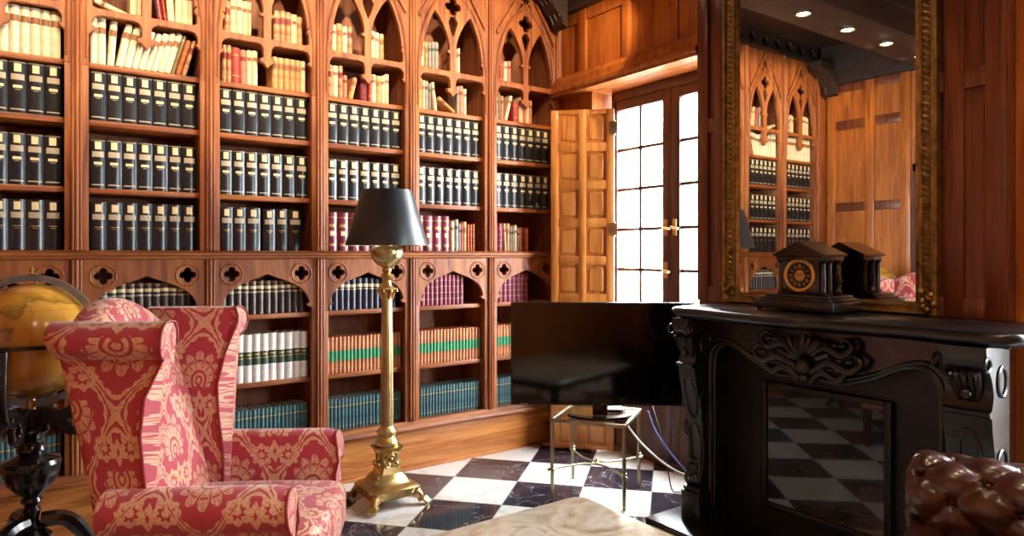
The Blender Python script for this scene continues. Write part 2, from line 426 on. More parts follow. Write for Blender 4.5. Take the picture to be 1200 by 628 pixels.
# door in the left wall, seen only in the mirror
d1 = struct(thing('door_1', 'dark panelled door in the side wall, seen in the mirror', 'door'))
b = BM()
for y0, y1, z1 in ((1.96, 2.05, 2.10), (2.77, 2.86, 2.10)): box(b, XL, XL+.05, y0, y1, 0, z1, .008)
box(b, XL, XL+.05, 1.96, 2.86, 2.02, 2.10, .008); obj('door_frame', b, W_WIN, d1)
b = BM(); box(b, XL, XL+.02, 2.05, 2.77, 0, 2.02)
for z0, z1 in ((.15, .9), (1.05, 1.92)):
    for y0, y1 in ((2.12, 2.37), (2.45, 2.70)): box(b, XL+.01, XL+.032, y0, y1, z0, z1, .01)
obj('leaf', b, W_WIN, d1)
# cornice shelf over the window, top mouldings
def moulding_x(name, prof, y0, y1, m):
    b = BM(); prism(b, prof, lambda p, q: (p, y0, q), lambda p, q: (p, y1, q)); return struct(obj(name, b, m, sharp=25))
moulding_x('trim_1', [(XW, 2.372), (2.955, 2.372), (2.955, 2.388), (2.945, 2.396), (2.945, 2.42), (2.962, 2.43), (2.968, 2.47), (2.985, 2.49), (2.99, 2.505), (XW, 2.505)], 2.422, F-.005, W_WALL)
moulding_x('trim_2', [(XW, 2.93), (2.99, 2.93), (2.975, 2.95), (2.975, 3.0), (2.93, 3.05), (2.93, ZC), (XW, ZC)], YR, F-.01, W_BEAM)
moulding_x('trim_3', [(XL, 2.93), (XL+.06, 2.93), (XL+.075, 2.95), (XL+.075, 3.0), (XL+.12, 3.05), (XL+.12, ZC), (XL, ZC)], YR, F-.01, W_BEAM)
# chimney breast
b = BM(); box(b, XM, XW, .992, 2.42, 0, ZC); br = struct(obj('wall_chimney', b, W_BREAST))
frame_panel(br, 'x', XM, -1, .992, 2.42, 1.05, 2.93, [1.027, 1.17, 2.27, 2.385], [2.85, 1.98, 1.09], W_BREAST, .07, .08, .018)
# ceiling beams with recessed spotlights
def beam(n, y0, y1):
    b = BM(); box(b, XL+.001, XW-.001, y0, y1, 2.93, ZC, .012); box(b, XL+.001, XW-.001, y0-.04, y1+.04, 3.10, ZC, .01)
    return struct(obj('trim_%d' % n, b, W_BEAM))
beam(4, 2.42, 2.80); beam(5, .35, .65); beam(6, -1.5, -1.2)
def corbel(x, y, sx, label):
    b = BM()
    prof = [(0, 3.12), (.30, 3.12), (.30, 3.06), (.27, 3.03), (.20, 3.02), (.14, 2.98), (.10, 2.92), (.06, 2.90), (.04, 2.84), (0, 2.82)]
    prism(b, prof, lambda p, q: (x+sx*p, y, q), lambda p, q: (x+sx*p, y+.12, q))
    for k in range(3): tube(b, [(x+sx*(.02+.01*k), y+.02+.04*k, 2.86), (x+sx*.10, y+.02+.04*k, 2.955), (x+sx*.20, y+.02+.04*k, 3.035)], .014, 6)
    return tag(obj('ceiling_corbel', b, W_BEAM), label, 'corbel')
corbel(XW-.075, F-.16, -1, 'dark carved corbel in the ceiling corner above the window shutter')
corbel(XL+.075, F-.16, 1, 'dark carved corbel at the far end of the bookcase, seen in mirror')

SPOTN = ['globe', 'armchair', 'third', 'lampshade', 'fifth', 'shutter']
def spotlight(x, y, z, aim, power, ang, label, col=(1, .74, .48), blend=.6):
    t = thing('ceiling_spotlight', label, 'spotlight', (x, y, z))
    b = BM(); lathe(b, [(.056, 0), (.056, -.012), (.048, -.014), (.043, -.004), (.043, 0)], 18); obj('trim_ring', b, BRASS_OLD, t)
    b = BM(); lathe(b, [(.041, -.006), (.032, -.012), (.008, -.014)], 14); obj('bulb', b, BULB, t)
    l = bpy.data.lights.new('spot', 'SPOT'); l.energy = power; l.color = col; l.spot_size = R(ang); l.spot_blend = blend; l.shadow_soft_size = .025
    o = bpy.data.objects.new('lamp_light', l); C.objects.link(o); o.parent = t; o.location = (0, 0, -.02)
    v = Vector(aim)-Vector((x, y, z)); o.rotation_euler = v.to_track_quat('-Z', 'Y').to_euler()
for k in range(6):
    x = -.07+.567*k
    spotlight(x, 2.61, 2.93, (x, F, 2.52), SPOT_W, 80, 'lit recessed spotlight in the beam, aimed at the %s bay' % SPOTN[k])
for k, (x, y) in enumerate(((.3, .5), (1.3, .5), (2.3, .5), (.3, -1.35), (1.3, -1.35), (2.3, -1.35))):  # unseen warm spots, added to lift the general room light
    spotlight(x, y, 2.93, (x, y+.25, 0), ROOM_W, 130, '%s added unseen fill spotlight in the %s beam behind the viewer' % (['first', 'second', 'third'][k % 3], ['middle', 'rear'][k//3]), (1, .72, .45), .8)

# French window leaves
def french_window(n, y0, y1, hide=False):
    t = struct(thing('window_%d' % n, 'French window with two glazed leaves', 'window'))
    x0, x1 = 3.20, 3.26; z1 = 2.35
    b = BM()
    for a, c in ((y0, y0+.03), (y1-.03, y1)): box(b, x0-.01, x1+.03, a, c, 0, z1, .004)
    box(b, x0-.01, x1+.03, y0, y1, 2.31, z1+.02, .004); box(b, x0-.01, x1+.03, y0, y1, 0, .03, .004); obj('window_frame', b, W_WIN, t)
    ym = (y0+y1)/2
    for s, (a, c) in enumerate(((y0+.03, ym), (ym, y1-.03))):
        # hinge stile thin, meeting stile wide
        ha, hc = (a+.05, c-.068) if s == 0 else (a+.068, c-.012)
        b = BM()
        box(b, x0, x1-.02, a, ha, .03, 2.31, .004); box(b, x0, x1-.02, hc, c, .03, 2.31, .004)
        box(b, x0, x1-.02, ha, hc, 2.245, 2.31, .003); box(b, x0, x1-.02, ha, hc, .03, .42, .003)
        lf = obj('leaf', b, W_WIN, t)
        b = BM(); my = (ha+hc)/2
        box(b, x0+.012, x1-.03, my-.011, my+.011, .42, 2.245, .003)
        for k in range(1, 7): z = 2.245-.262*k; box(b, x0+.012, x1-.03, ha, hc, z-.010, z+.010, .003)
        obj('muntin', b, W_WIN, lf)
        b = BM(); box(b, x0+.022, x0+.026, ha, hc, .42, 2.245); obj('pane', b, PANE, lf)
        if s == 0: ly = c-.034
        else: ly = a+.034
        b = BM()
        for z in ((1.46, 1.2) if s else (1.46,)):
            box(b, x0-.008, x0, ly-.014, ly+.014, z-.05, z+.05, .003); tube(b, [(x0-.008, ly, z), (x0-.04, ly, z), (x0-.045, ly-.02, z-.005), (x0-.045, ly-.06, z-.01)], .007, 8)
        obj('handle', b, BRASS, lf)
french_window(1, 2.31, 3.325); french_window(2, -.9, .6)
# what stands outside: a pale house across the court
ex = struct(thing('exterior_1', 'pale house seen through the French window', 'building', (0, 0, 0)))
b = BM(); box(b, 7.6, 7.9, 4.6, 9.5, -3, 3.2); obj('facade', b, mat('cream_render', 'efe3cc', .9), ex)
b = BM()
for y in (5.2, 6.3, 7.6, 8.6):
    for z in (-.3, 1.6): box(b, 7.55, 7.62, y, y+.45, z, z+.8, .01)
obj('shutter', b, mat('orange_shutter', '4a2a12', .8), ex)
b = BM(); box(b, 4.2, 4.26, -3, 6, -1, .55); 
for k in range(30): tube(b, [(4.2, -2+.25*k, .5), (4.2, -2+.25*k, 1.0)], .02, 6)
box(b, 4.15, 4.3, -3, 6, 1.0, 1.06); obj('balcony', b, mat('pale_stone', 'e8e0d0', .9), ex)

# shutter folded back over the last bay
sh0, sh1 = Vector((3.13, 3.235, 0)), Vector((2.845, 3.535, 0))
sa = math.atan2(sh1.y-sh0.y, sh1.x-sh0.x); shw = (sh1-sh0).length
sh = thing('window_shutter', 'golden oak panelled shutter folded open beside the French window', 'shutter', sh0, sa)
b = BM(); nz_ = 9; zz = [.02+(2.245-.02)*k/nz_ for k in range(nz_+1)]
box(b, 0, shw, -.010, .010, .02, 2.245); fw = .05
for x0, x1 in ((0, fw), (shw/2-fw/2, shw/2+fw/2), (shw-fw, shw)): box(b, x0, x1, -.019, .019, .02, 2.245, .003)
for k, z in enumerate(zz): box(b, 0, shw, -.018, .018, z-(0 if k == 0 else .028), z+(0 if k == nz_ else .028), .003)
obj('frame', b, W_SHUT, sh)
for k in range(nz_):
    for x0, x1 in ((fw, shw/2-fw/2), (shw/2+fw/2, shw-fw)):
        b = BM(); box(b, x0+.012, x1-.012, -.0150, .0150, zz[k]+.040, zz[k+1]-.040, .012, 1); obj('raised_panel', b, W_SHUT, sh)
for z in (.3, 1.46, 2.12):
    b = BM(); tube(b, [(0, .012, z-.045), (0, .012, z+.045)], .010, 8); box(b, -.02, .03, .018, .022, z-.04, z+.04); obj('hinge', b, BRASS_OLD, sh)
# ------------------------------------------------------------------ bookcase
HW = .2365; XC = [XB[k]+PB/2 for k in range(6)]
tm = lambda x, y, z: Vector((x, .016-z, y))      # plate XY+Z -> bay x, depth, height
BAY = ['globe', 'armchair', 'third', 'lampshade', 'fifth', 'shutter']
BAYL = ['gothic bookcase bay at the globe end of the wall', 'gothic bookcase bay behind the damask armchair', 'gothic bookcase bay with white and green volumes, beside the armchair',
        'gothic bookcase bay directly behind the black lampshade', 'gothic bookcase bay between the lampshade and the shutter bay', 'gothic bookcase bay partly covered by the folded oak shutter']
SH = [2.425, 2.187, 1.922, 1.606, 1.312, .979, .622, .297]
def mirror_x(p): return [(-x, y) for x, y in p[::-1]]
def arch_pts():
    """inner edge of the great pointed arch, from the right spring up to the apex"""
    return smooth_path([(.222, 2.47), (.212, 2.58), (.188, 2.68), (.148, 2.775), (.085, 2.86), (0, 2.925)], 5)
def make_bay():
    t = thing('gothic_bookcase', BAYL[0], 'bookcase', (XC[0], F, 0), 0, 'gothic bookcase bays')
    e = PB/2-.0005
    # --- tracery board
    half = [(e, 2.165), (e, 3.13)]
    low = [(HW, 2.165), (HW, 2.315), (.222, 2.33), (.212, 2.338), (.226, 2.345), (.226, 2.375), (.212, 2.396), (.19, 2.403), (.05, 2.403), (.032, 2.396), (.022, 2.378), (.020, 2.335), (.042, 2.325), (.034, 2.308), (.018, 2.300), (0, 2.278)]
    outline = half[::1]+[(-e, 3.13), (-e, 2.165)]+[(-x, y) for x, y in low[:-1]]+low[::-1]
    A = arch_pts()
    # lancet: mullion side, branch, and great arch
    lan = [(.021, 2.436), (.20, 2.436), (.222, 2.445), (.222, 2.49), (.208, 2.51), (.222, 2.53)]
    arch_in = [(x-.006, y-.004) for x, y, *_ in [p if len(p) > 2 else (*p, 0) for p in A] if .14 < x and y > 2.53]
    branch = smooth_path([(.128, 2.795), (.10, 2.765), (.066, 2.71), (.040, 2.655), (.024, 2.60)], 4)
    lan += arch_in+[(p[0], p[1]) for p in branch]+[(.024, 2.57), (.040, 2.562), (.040, 2.552), (.021, 2.545)]
    kite = [(0, 2.655), (.020, 2.70), (.034, 2.742), (.016, 2.775), (0, 2.785), (-.016, 2.775), (-.034, 2.742), (-.020, 2.70)]
    qf = foil(0, 2.842, .024, .032)
    tri = foil(0, 3.005, .017, .022, 3, PI/2)
    side = [[(sx*.020, 2.968), (sx*.062, 2.925), (sx*.040, 2.968), (sx*.026, 2.995)] for sx in (1, -1)]
    me = plate_mesh('gothic_tracery', [outline, lan, mirror_x(lan), qf, kite, tri]+side, .032, .004, tm)
    link('gothic_tracery', me, W_CASE, t, sharp=30)
    b = BM()
    for s in (1, -1):
        tube(b, [(s*(p[0]+.018), -.001, p[1]+.012) for p in A]+[], .009, 6)
        tube(b, [(s*.245, -.001, 2.20), (s*.245, -.001, 2.45), (s*.240, -.001, 2.50)], .006, 6)
        box(b, s*.0-.001, s*.0+.001, -.001, 0, 2.9, 2.901)
    obj('arch_moulding', b, W_CASE, t)
    b = BM()
    for s in (1, -1):
        d = Vector((s*.235, 0, -.365)).normalized(); n = Vector((d.z, 0, -d.x))*.011
        p0, p1 = Vector((0, 0, 3.115)), Vector((s*.238, 0, 2.745))
        q = [p0-n, p0+n, p1+n, p1-n]
        prism(b, [(v.x, v.z) for v in q], lambda x, z: (x, -.014, z), lambda x, z: (x, .002, z))
        ball(b, (p1.x-s*.004, -.006, p1.z), .014, 8, 6)
    obj('gable_moulding', b, W_CASE, t)
    # --- plain stiles, ledge, lower arch, rails
    for s in (1, -1):
        x0, x1 = sorted((s*HW, s*e))
        b = BM(); box(b, x0, x1, 0, .032, 1.312, 2.166, .003); obj('stile', b, W_CASE, t)
        b = BM(); box(b, x0, x1, 0, .032, .246, .985, .003); obj('stile', b, W_CASE, t)
    b = BM()
    prism(b, [(0, 1.272), (-.012, 1.276), (-.016, 1.288), (-.026, 1.293), (-.026, 1.303), (-.012, 1.309), (0, 1.316), (.03, 1.316), (.03, 1.272)], lambda p, q: (-e, p, q), lambda p, q: (e, p, q)); obj('ledge_moulding', b, W_CASEX, t)
    hl = smooth_path([(HW, .985), (HW, 1.006)], 1)+[(.214, 1.016), (.206, 1.026), (.221, 1.034)]+[(p[0], p[1]) for p in smooth_path([(.222, 1.04), (.205, 1.083), (.165, 1.122), (.11, 1.150), (.05, 1.172), (0, 1.192)], 4)]
    out = [(e, .985), (e, 1.273), (-e, 1.273), (-e, .985)]+[(-p[0], p[1]) for p in hl[:-1]]+[(p[0], p[1]) for p in hl[::-1]]
    me = plate_mesh('lower_arch', [out, foil(.180, 1.195, .0160, .0215), foil(-.180, 1.195, .0160, .0215)], .032, .003, tm); la = link('lower_arch', me, W_CASE, t, sharp=30)
    for s in (1, -1):
        b = BM(); tube(b, [(s*.180+.053*math.cos(a), .001, 1.195+.053*math.sin(a)) for a in [2*PI*k/28 for k in range(28)]], .0055, 6, True); obj('roundel', b, W_CASE, la)
    b = BM(); prism(b, [(.004, .240), (-.022, .244), (-.026, .256), (-.020, .268), (-.008, .276), (-.004, .297), (.03, .297), (.03, .240)], lambda p, q: (-e, p, q), lambda p, q: (e, p, q)); obj('bottom_rail', b, W_CASEX, t)
    for z in SH:
        yf = .016 if z in (2.425,) else (.004 if z in (1.312, .297) else .022)
        th = .014 if z == 2.425 else .026
        b = BM(); box(b, -HW-.01, HW+.01, yf+.012, .30, z-th, z, .003); obj('shelf', b, W_CASEX, t)
    for s in (1, -1):
        x0, x1 = sorted((s*(HW+.006), s*e)); b = BM(); box(b, x0, x1, .033, .304, .246, 3.13); obj('side_panel', b, W_IN, t)
    b = BM(); box(b, -e, e, .305, .315, .246, 3.13); obj('backing_board', b, W_IN, t)
    # pilaster on the seam at the globe side
    pil = pilaster(t, -PB/2)
    b = BM(); box(b, -e, e, -.03, .31, 3.13, 3.16, .004)
    me = None; obj('crown_moulding', b, W_BEAM, t)
    loops = [[(-e, 3.16), (e, 3.16), (e, ZC), (-e, ZC)]]+[foil(x, 3.225, .022, .030) for x in (-.19, 0, .19)]
    link('pierced_frieze', plate_mesh('pierced_frieze', loops, .03, .003, tm), W_BEAM, t)
    return t
def pilaster(t, x):
    b = BM()
    for z0, z1 in ((.298, 1.271), (1.317, 3.129)):
        box(b, x-.023, x+.023, -.010, -.0005, z0, z1, .002)
        for dx, r_ in ((-.0155, .0055), (0, .009), (.0155, .0055)): tube(b, [(x+dx, -.010, z0), (x+dx, -.010, z1)], r_, 8)
    return obj('pilaster', b, W_CASE, t)
bay0 = make_bay(); bays = [bay0]
for k in range(1, 6):
    c = copy_tree(bay0); c.location = (XC[k], F, 0); c['label'] = BAYL[k]; bays.append(c)
pilaster(bays[5], PB/2-.005)
b = BM(); box(b, XL+.001-XC[0], -PB/2-.001, 0, .032, .246, 3.129, .003); obj('end_stile', b, W_CASE, bays[0])
b = BM(); box(b, XL+.002, XW-.002, F+.012, YK-.002, 0, .2385, .003); box(b, XL+.002, XW-.002, F+.002, F+.02, 0, .02, .003)
pl = tag(obj('bookcase_plinth', b, wood('plinth_wood', '8a4a1e', 'b06a30', 'c98444', grain='x')), 'long plain wooden plinth under the gothic bookcase bays', 'plinth')

# ------------------------------------------------------------------ books
def cm(n, a, b_, r=.42, **k): return noisy(n, a, b_, 22, r, **k)
PAGES = mat('book_pages', 'd9cdb4', .85); PAGES_D = mat('old_pages', 'b79f78', .85)
GILT = mat('gilt_tooling', 'c9a866', .35, .6); CREAM_L = mat('cream_label', 'e6d3a4', .5); GREY_L = mat('buff_label', 'b3a88f', .5)
COV = dict(ency=cm('black_buckram', '101216', '1a1d22', .33, coat=.2), vellum=cm('vellum', 'd8cba6', 'e6dcc0', .5), tan=cm('tan_calf', 'b9814a', 'd6a468', .45),
           cream=cm('cream_paper', 'd2bd92', 'e2d0aa', .5), red=cm('red_cloth', '8e2c22', 'a8392c', .5), rust=cm('rust_calf', '9a4a20', 'b9632f', .45), pinkc=cm('faded_red_cloth', 'b0644e', 'c8836a', .5),
           olive=cm('olive_cloth', '6f6440', '857a50', .5), maroon=cm('maroon_leather', '5e1a26', '7e2a38', .36, coat=.2), darkbr=cm('dark_brown_calf', '2c211c', '3c2e27', .38, coat=.2),
           navy=cm('blue_black_cloth', '16182a', '25283c', .36, coat=.2), rose=cm('rose_cloth', '7a3040', '96445a', .4, coat=.1), white=cm('white_paper_binding', 'dcd8ce', 'ebe8e0', .45),
           brown=cm('red_brown_calf', 'b06c46', 'cc8c62', .42), teal=cm('teal_cloth', '33545a', '4e7278', .4), spot=cm('mottled_calf', '8a5a34', 'd2a878', .45), grey=cm('grey_cloth', '7f7a70', '98938a', .5), blue=cm('blue_cloth', '2d6c9a', '3f86b4', .45))
GREEN_L = mat('green_label', '3a9468', .45); DGREEN_L = mat('dark_green_label', '26402f', .45); BROWN_L = mat('brown_label', '8a5a36', .5); RED_L = mat('red_label', '7a1f1c', .45)
def make_book(kind, w_, h, d, cov, pages, bands, sag=.010):
    b = BM(); t = .0028; n = 8
    s = min(sag, w_*.3)
    arc = [(-w_/2+w_*k/n, s*abs(2*k/n-1)**2.2) for k in range(n+1)]
    poly = [(-w_/2, d)]+arc+[(w_/2, d), (w_/2-t, d), (w_/2-t, s+.003)]+[(x*(1-2*t/w_), y+.003) for x, y in arc[::-1][1:-1]]+[(-w_/2+t, s+.003), (-w_/2+t, d)]
    prism(b, poly, lambda x, y: (x, y, 0), lambda x, y: (x, y, h))
    o = obj(kind, b, cov); b = BM(); box(b, -w_/2+t, w_/2-t, s+.002, d-.005, .003, h-.004); obj('page_block', b, pages, o)
    for z0, z1, fw_, m, nm, off in bands:
        b = BM(); k2 = 6; a = []
        for k in range(k2+1):
            u = -fw_+2*fw_*k/k2; a.append((u*w_/2, s*abs(u)**2.2))
        pol = [(x, y-off) for x, y in a]+[(x, y+.001) for x, y in a[::-1]]
        prism(b, pol, lambda x, y: (x, y, z0*h), lambda x, y: (x, y, z1*h)); obj(nm, b, m, o)
    return o
RB = [(z, z+.018, .98, None, 'raised_band', .0022) for z in (.2, .4, .6, .8)]
def rb(m, extra=()): return [(a, c, f, m, n, o) for a, c, f, _, n, o in RB]+list(extra)
def marks(b_):   # the small gilt writing of the big black volumes
    return b_
SPECS = {
 'ency': ('encyclopedia_volume', .066, .229, .17, PAGES, [(.80, .955, .40, CREAM_L, 'title_label', .0008), (.64, .755, .74, GREY_L, 'author_label', .0008), (.485, .54, .52, CREAM_L, 'volume_mark', .0006), (.45, .462, .30, GREY_L, 'volume_mark', .0006), (.06, .085, .8, GREY_L, 'foot_band', .0006), (.975, .985, .9, GREY_L, 'head_line', .0006)], 'black buckram volume with cream label'),
 'plainency': ('encyclopedia_volume', .062, .229, .17, PAGES, [(.80, .955, .40, CREAM_L, 'title_label', .0008), (.64, .755, .74, GREY_L, 'author_label', .0008), (.48, .495, .5, GILT, 'volume_mark', .0006), (.44, .45, .3, GILT, 'volume_mark', .0006)], 'black volume with thin gilt lines'),
 'vellum': ('vellum_book', .036, .213, .15, PAGES, [(.66, .80, .94, BROWN_L, 'title_label', .0007)], 'cream vellum book with brown label'),
 'tan': ('calf_book', .03, .17, .12, PAGES_D, rb(COV['brown'], [(.63, .79, .9, BROWN_L, 'title_label', .0006)]), 'tan calf book with ribbed spine'),
 'cream': ('paper_book', .028, .18, .12, PAGES_D, [(.7, .8, .8, BROWN_L, 'title_label', .0006)], 'cream paper-bound book'),
 'spot': ('mottled_book', .026, .19, .13, PAGES_D, rb(COV['rust'], [(.63, .79, .9, RED_L, 'title_label', .0006)]), 'mottled calf book with ribbed spine'),
 'red': ('cloth_book', .04, .185, .13, PAGES_D, [(.78, .80, .9, GILT, 'gilt_line', .0006), (.2, .22, .9, GILT, 'gilt_line', .0006)], 'red cloth book with gilt lines'),
 'pinkc': ('cloth_book', .03, .18, .13, PAGES_D, [(.68, .8, .85, RED_L, 'title_label', .0006)], 'faded red cloth book'),
 'rust': ('calf_book', .03, .18, .12, PAGES_D, rb(COV['tan']), 'rust calf book with ribbed spine'),
 'olive': ('cloth_book', .03, .19, .13, PAGES_D, [(.86, .9, .9, GREY_L, 'title_label', .0006)], 'olive cloth book'),
 'grey': ('cloth_book', .022, .16, .12, PAGES_D, [(.7, .8, .85, DGREEN_L, 'title_label', .0006)], 'grey cloth book'),
 'maroonbig': ('gilt_volume', .063, .222, .17, PAGES, [(.86, .88, .9, GILT, 'gilt_line', .0007), (.62, .70, .6, GILT, 'title_label', .0007), (.40, .52, .42, CREAM_L, 'gilt_emblem', .0007), (.14, .20, .5, GILT, 'gilt_emblem', .0007)], 'maroon volume with gilt emblems'),
 'maroon': ('leather_book', .032, .185, .13, PAGES_D, rb(COV['red']), 'maroon leather book'),
 'darkbr': ('leather_book', .035, .178, .13, PAGES_D, [(.64, .69, .96, GREY_L, 'title_band', .0008), (.76, .85, .96, CREAM_L, 'title_band', .0008), (.93, .98, .96, BROWN_L, 'head_band', .0008)], 'dark brown leather volume with pale bands'),
 'navy': ('leather_book', .033, .178, .13, PAGES_D, [(.64, .68, .96, GREY_L, 'title_band', .0008), (.72, .82, .96, CREAM_L, 'title_band', .0008)], 'blue-black volume with pale bands'),
 'rose': ('leather_book', .031, .19, .13, PAGES, rb(GREY_L), 'rose cloth volume with ribbed spine'),
 'white': ('paper_volume', .043, .252, .16, PAGES, [(.36, .64, .97, DGREEN_L, 'green_label', .0008), (.50, .515, .9, GILT, 'gilt_line', .0012), (.56, .60, .6, GILT, 'gilt_line', .0012)], 'white volume with dark green label'),
 'brown': ('calf_volume', .0228, .205, .14, PAGES_D, [(.34, .62, .97, GREEN_L, 'green_label', .0007), (.12, .135, .96, GILT, 'gilt_line', .001), (.85, .865, .96, GILT, 'gilt_line', .001)], 'red-brown calf volume with green label'),
 'teal': ('slim_volume', .0205, .18, .14, PAGES, [(.74, .78, .9, GILT, 'gilt_line', .0007), (.12, .135, .9, GILT, 'gilt_line', .0007)], 'slim teal cloth volume'),
 'blue': ('cloth_book', .04, .2, .14, PAGES, [(.7, .8, .8, CREAM_L, 'title_label', .0006)], 'bright blue cloth book'),
}
COVK = dict(plainency='ency', maroonbig='maroon')
ORD = 'first second third fourth fifth sixth seventh eighth ninth tenth eleventh twelfth thirteenth fourteenth fifteenth sixteenth seventeenth eighteenth nineteenth twentieth'.split()+['twenty-'+q for q in ('first', 'second', 'third', 'fourth', 'fifth', 'sixth')]
PROTO = {}
def put(kind, bay, x, z, lean=0, ws=1, hs=1, label='', group='', dy=0, flat=0):
    nm, w_, h, d, pg, bands, desc = SPECS[kind]
    if kind not in PROTO:
        o = PROTO[kind] = make_book(nm, w_, h, d, COV[COVK.get(kind, kind)], pg, bands)
    else: o = copy_tree(PROTO[kind])
    a = R(lean); ww = w_*ws
    px = x+ww/2*math.cos(a) if lean >= 0 else x+ww/2*math.cos(a)
    # lean > 0 tips the top towards the shutter: the lower corner on that side carries it
    zz_ = z+abs(math.sin(a))*ww/2
    o.location = (XC[bay]+px, F+.040+dy, zz_+.0005); o.rotation_euler = (0, a, 0); o.scale = (ws, 1, hs)
    o['label'] = '%s, %s' % (desc, label); o['category'] = 'book'; o['group'] = group
    return o
def row(bay, z, where, items, x0, gap=.0012):
    """items: (kind, width scale, height scale, lean, extra gap before); laid from the globe side, by x"""
    x = x0
    for i, it in enumerate(items):
        kind, ws, hs, lean, g = (list(it)+[1, 1, 0, 0][len(it)-1:])[:5]
        x += g
        put(kind, bay, x, z, lean, ws, hs, '%s along the %s, %s bay' % (ORD[i], where, BAY[bay]), 'books on the %s of the %s bay' % (where, BAY[bay]), dy=rnd.uniform(0, .004))
        w_ = SPECS[kind][1]*ws
        x += (w_/math.cos(R(lean)) if abs(lean) < 45 else w_*math.cos(R(lean)))+gap
def fill(bay, z, where, kind, n, x0=-.232, x1=.232, hj=.01, extra=()):
    w_ = SPECS[kind][1]; ws = [1+rnd.uniform(-.05, .05) for _ in range(n)]; k = (x1-x0)/(sum(ws)*w_+.001*n)
    row(bay, z, where, [(kind, q*k, 1+rnd.uniform(-hj, hj)) for q in ws], x0, .001)
for bay in range(6):
    n = 7; x1 = .229 if bay < 5 else .232
    for z, wh in ((SH[2], 'upper black row'), (SH[3], 'middle black row')): fill(bay, z, wh, 'ency', n, -.229, x1, .004)
for bay in (0, 1): fill(bay, SH[4], 'lower black row', 'plainency', 7, -.228, .229, .006)
row(2, SH[4], 'lower black row', [('plainency', 1, 1), ('plainency', 1.03, 1), ('plainency', 1.16, 1), ('plainency', 1.02, .985, 0, .014), ('plainency', .98, 1, 0, .004), ('plainency', 1.2, 1, 0, .004)], -.225)
fill(3, SH[4], 'maroon row', 'maroonbig', 7, -.229, .229, .006)
row(4, SH[4], 'mixed ledge row', [('maroonbig', .8), ('maroonbig', .98, .99), ('maroonbig', 1, .995), ('maroonbig', .9, 1), ('cream', 1, 1.08, 0, .004), ('grey', 1.25, 1.28), ('grey', .75, 1.1), ('pinkc', .5, 1), ('tan', .9, 1.13), ('rust', .6, .98), ('rust', .62, .98), ('rust', .66, 1.0)], -.232)
row(5, SH[4], 'mixed ledge row', [('maroon', .8, 1.02), ('rose', 1.1, .99), ('cream', .6, 1.05, -3, .014), ('tan', .85, 1.12), ('grey', .75, 1.06), ('grey', .7, 1.06), ('cream', .85, 1.0), ('grey', .8, 1), ('rust', .8, .92), ('maroon', .8, .85), ('rust', .9, .9)], -.222)
# upper shelf under the arches
z = SH[1]; wh = 'upper arch shelf'
fill(0, z, wh, 'vellum', 12, -.229, .226, .02)
row(1, z, wh, [('vellum', .85, 1.01), ('vellum', .9, 1.02), ('vellum', .8, 1.0, 4, .004), ('vellum', .85, .99, 12, .004), ('vellum', .9, .97, 13), ('vellum', .72, .95, 14), ('vellum', .72, .92, 15), ('vellum', .7, .90, 16), ('vellum', .7, .93, 16), ('vellum', .75, .97, 16), ('vellum', .78, .99, 16), ('olive', .55, 1.08, 16), ('rust', .8, 1.02, 16, .002), ('spot', .75, .98, 16, .002)], -.229)
row(2, z, wh, [('spot', .8, 1.0), ('spot', .85, 1.0), ('red', 1.05, 1.0), ('pinkc', 1.0, .99), ('cream', .9, 1.0), ('cream', 1.05, 1.02), ('tan', 1, 1.0, 0, .075), ('tan', 1), ('tan', 1), ('tan', 1), ('tan', 1), ('cream', .9, .95)], -.215)
row(3, z, wh, [('spot', 1.0, .93), ('cream', 1.15, .98), ('spot', 1.0, .95), ('pinkc', .85, .72), ('tan', .9, .74, 14, .006), ('maroon', 1.3, .55, 0, .045), ('red', .5, .86, 0, .004), ('cream', 1.05, .90), ('tan', 1, .93), ('cream', .8, .9), ('cream', .95, .98)], -.222)
row(4, z, wh, [('tan', 1, 1.1), ('cream', .65, .98), ('grey', 1, 1.1), ('grey', .6, 1.0), ('cream', .8, .97, -7, .024), ('tan', .7, .8, -55, .114), ('grey', .9, 1.08, 0, .010), ('pinkc', 1, 1.0), ('cream', .8, .92)], -.222)
row(5, z, wh, [('grey', 1.15, .95), ('olive', .6, .96), ('pinkc', .8, .88), ('cream', .85, .95, 15, .006), ('red', 1.1, .72, 0, .048), ('cream', 1.15, .95, 0, .004), ('pinkc', .8, .87), ('cream', .8, .90), ('pinkc', .9, .88)], -.222)
# top shelf behind the tracery
z = SH[0]; wh = 'top tracery shelf'
row(0, z, wh, [('cream', 1.2, 1.05), ('cream', 1.2, 1.1), ('cream', 1.1, 1.1), ('tan', 1, 1), ('cream', 1, 1, 0, .12), ('cream', 1.1, 1.05), ('spot', 1, .9)], -.20)
row(1, z, wh, [('cream', .9, .8, -70, .136), ('cream', 1.1, 1.15, 0, .004), ('cream', 1.1, 1.15), ('cream', .8, 1.12), ('maroon', .8, 1.05, -8, .034), ('red', .4, 1.05, -8), ('cream', 1.1, 1.08, -4), ('cream', 1.05, 1.1), ('cream', 1.0, 1.12), ('cream', .7, 1.12)], -.215)
row(2, z, wh, [('spot', 1.1, .95), ('cream', 1, 1.12), ('cream', 1.1, 1.12), ('cream', .9, 1.1), ('cream', .6, 1.1), ('spot', 1.3, .95, 0, .115), ('spot', 1.1, .98), ('spot', 1.1, .98), ('cream', 1.1, 1), ('tan', 1.0, 1.02)], -.205)
row(3, z, wh, [('cream', 1, .94), ('tan', 1.1, 1.06), ('cream', 1.1, .95), ('spot', 1.1, .93), ('cream', 1.1, .98, 0, .105), ('cream', .9, .96), ('tan', 1, 1.0)], -.200)
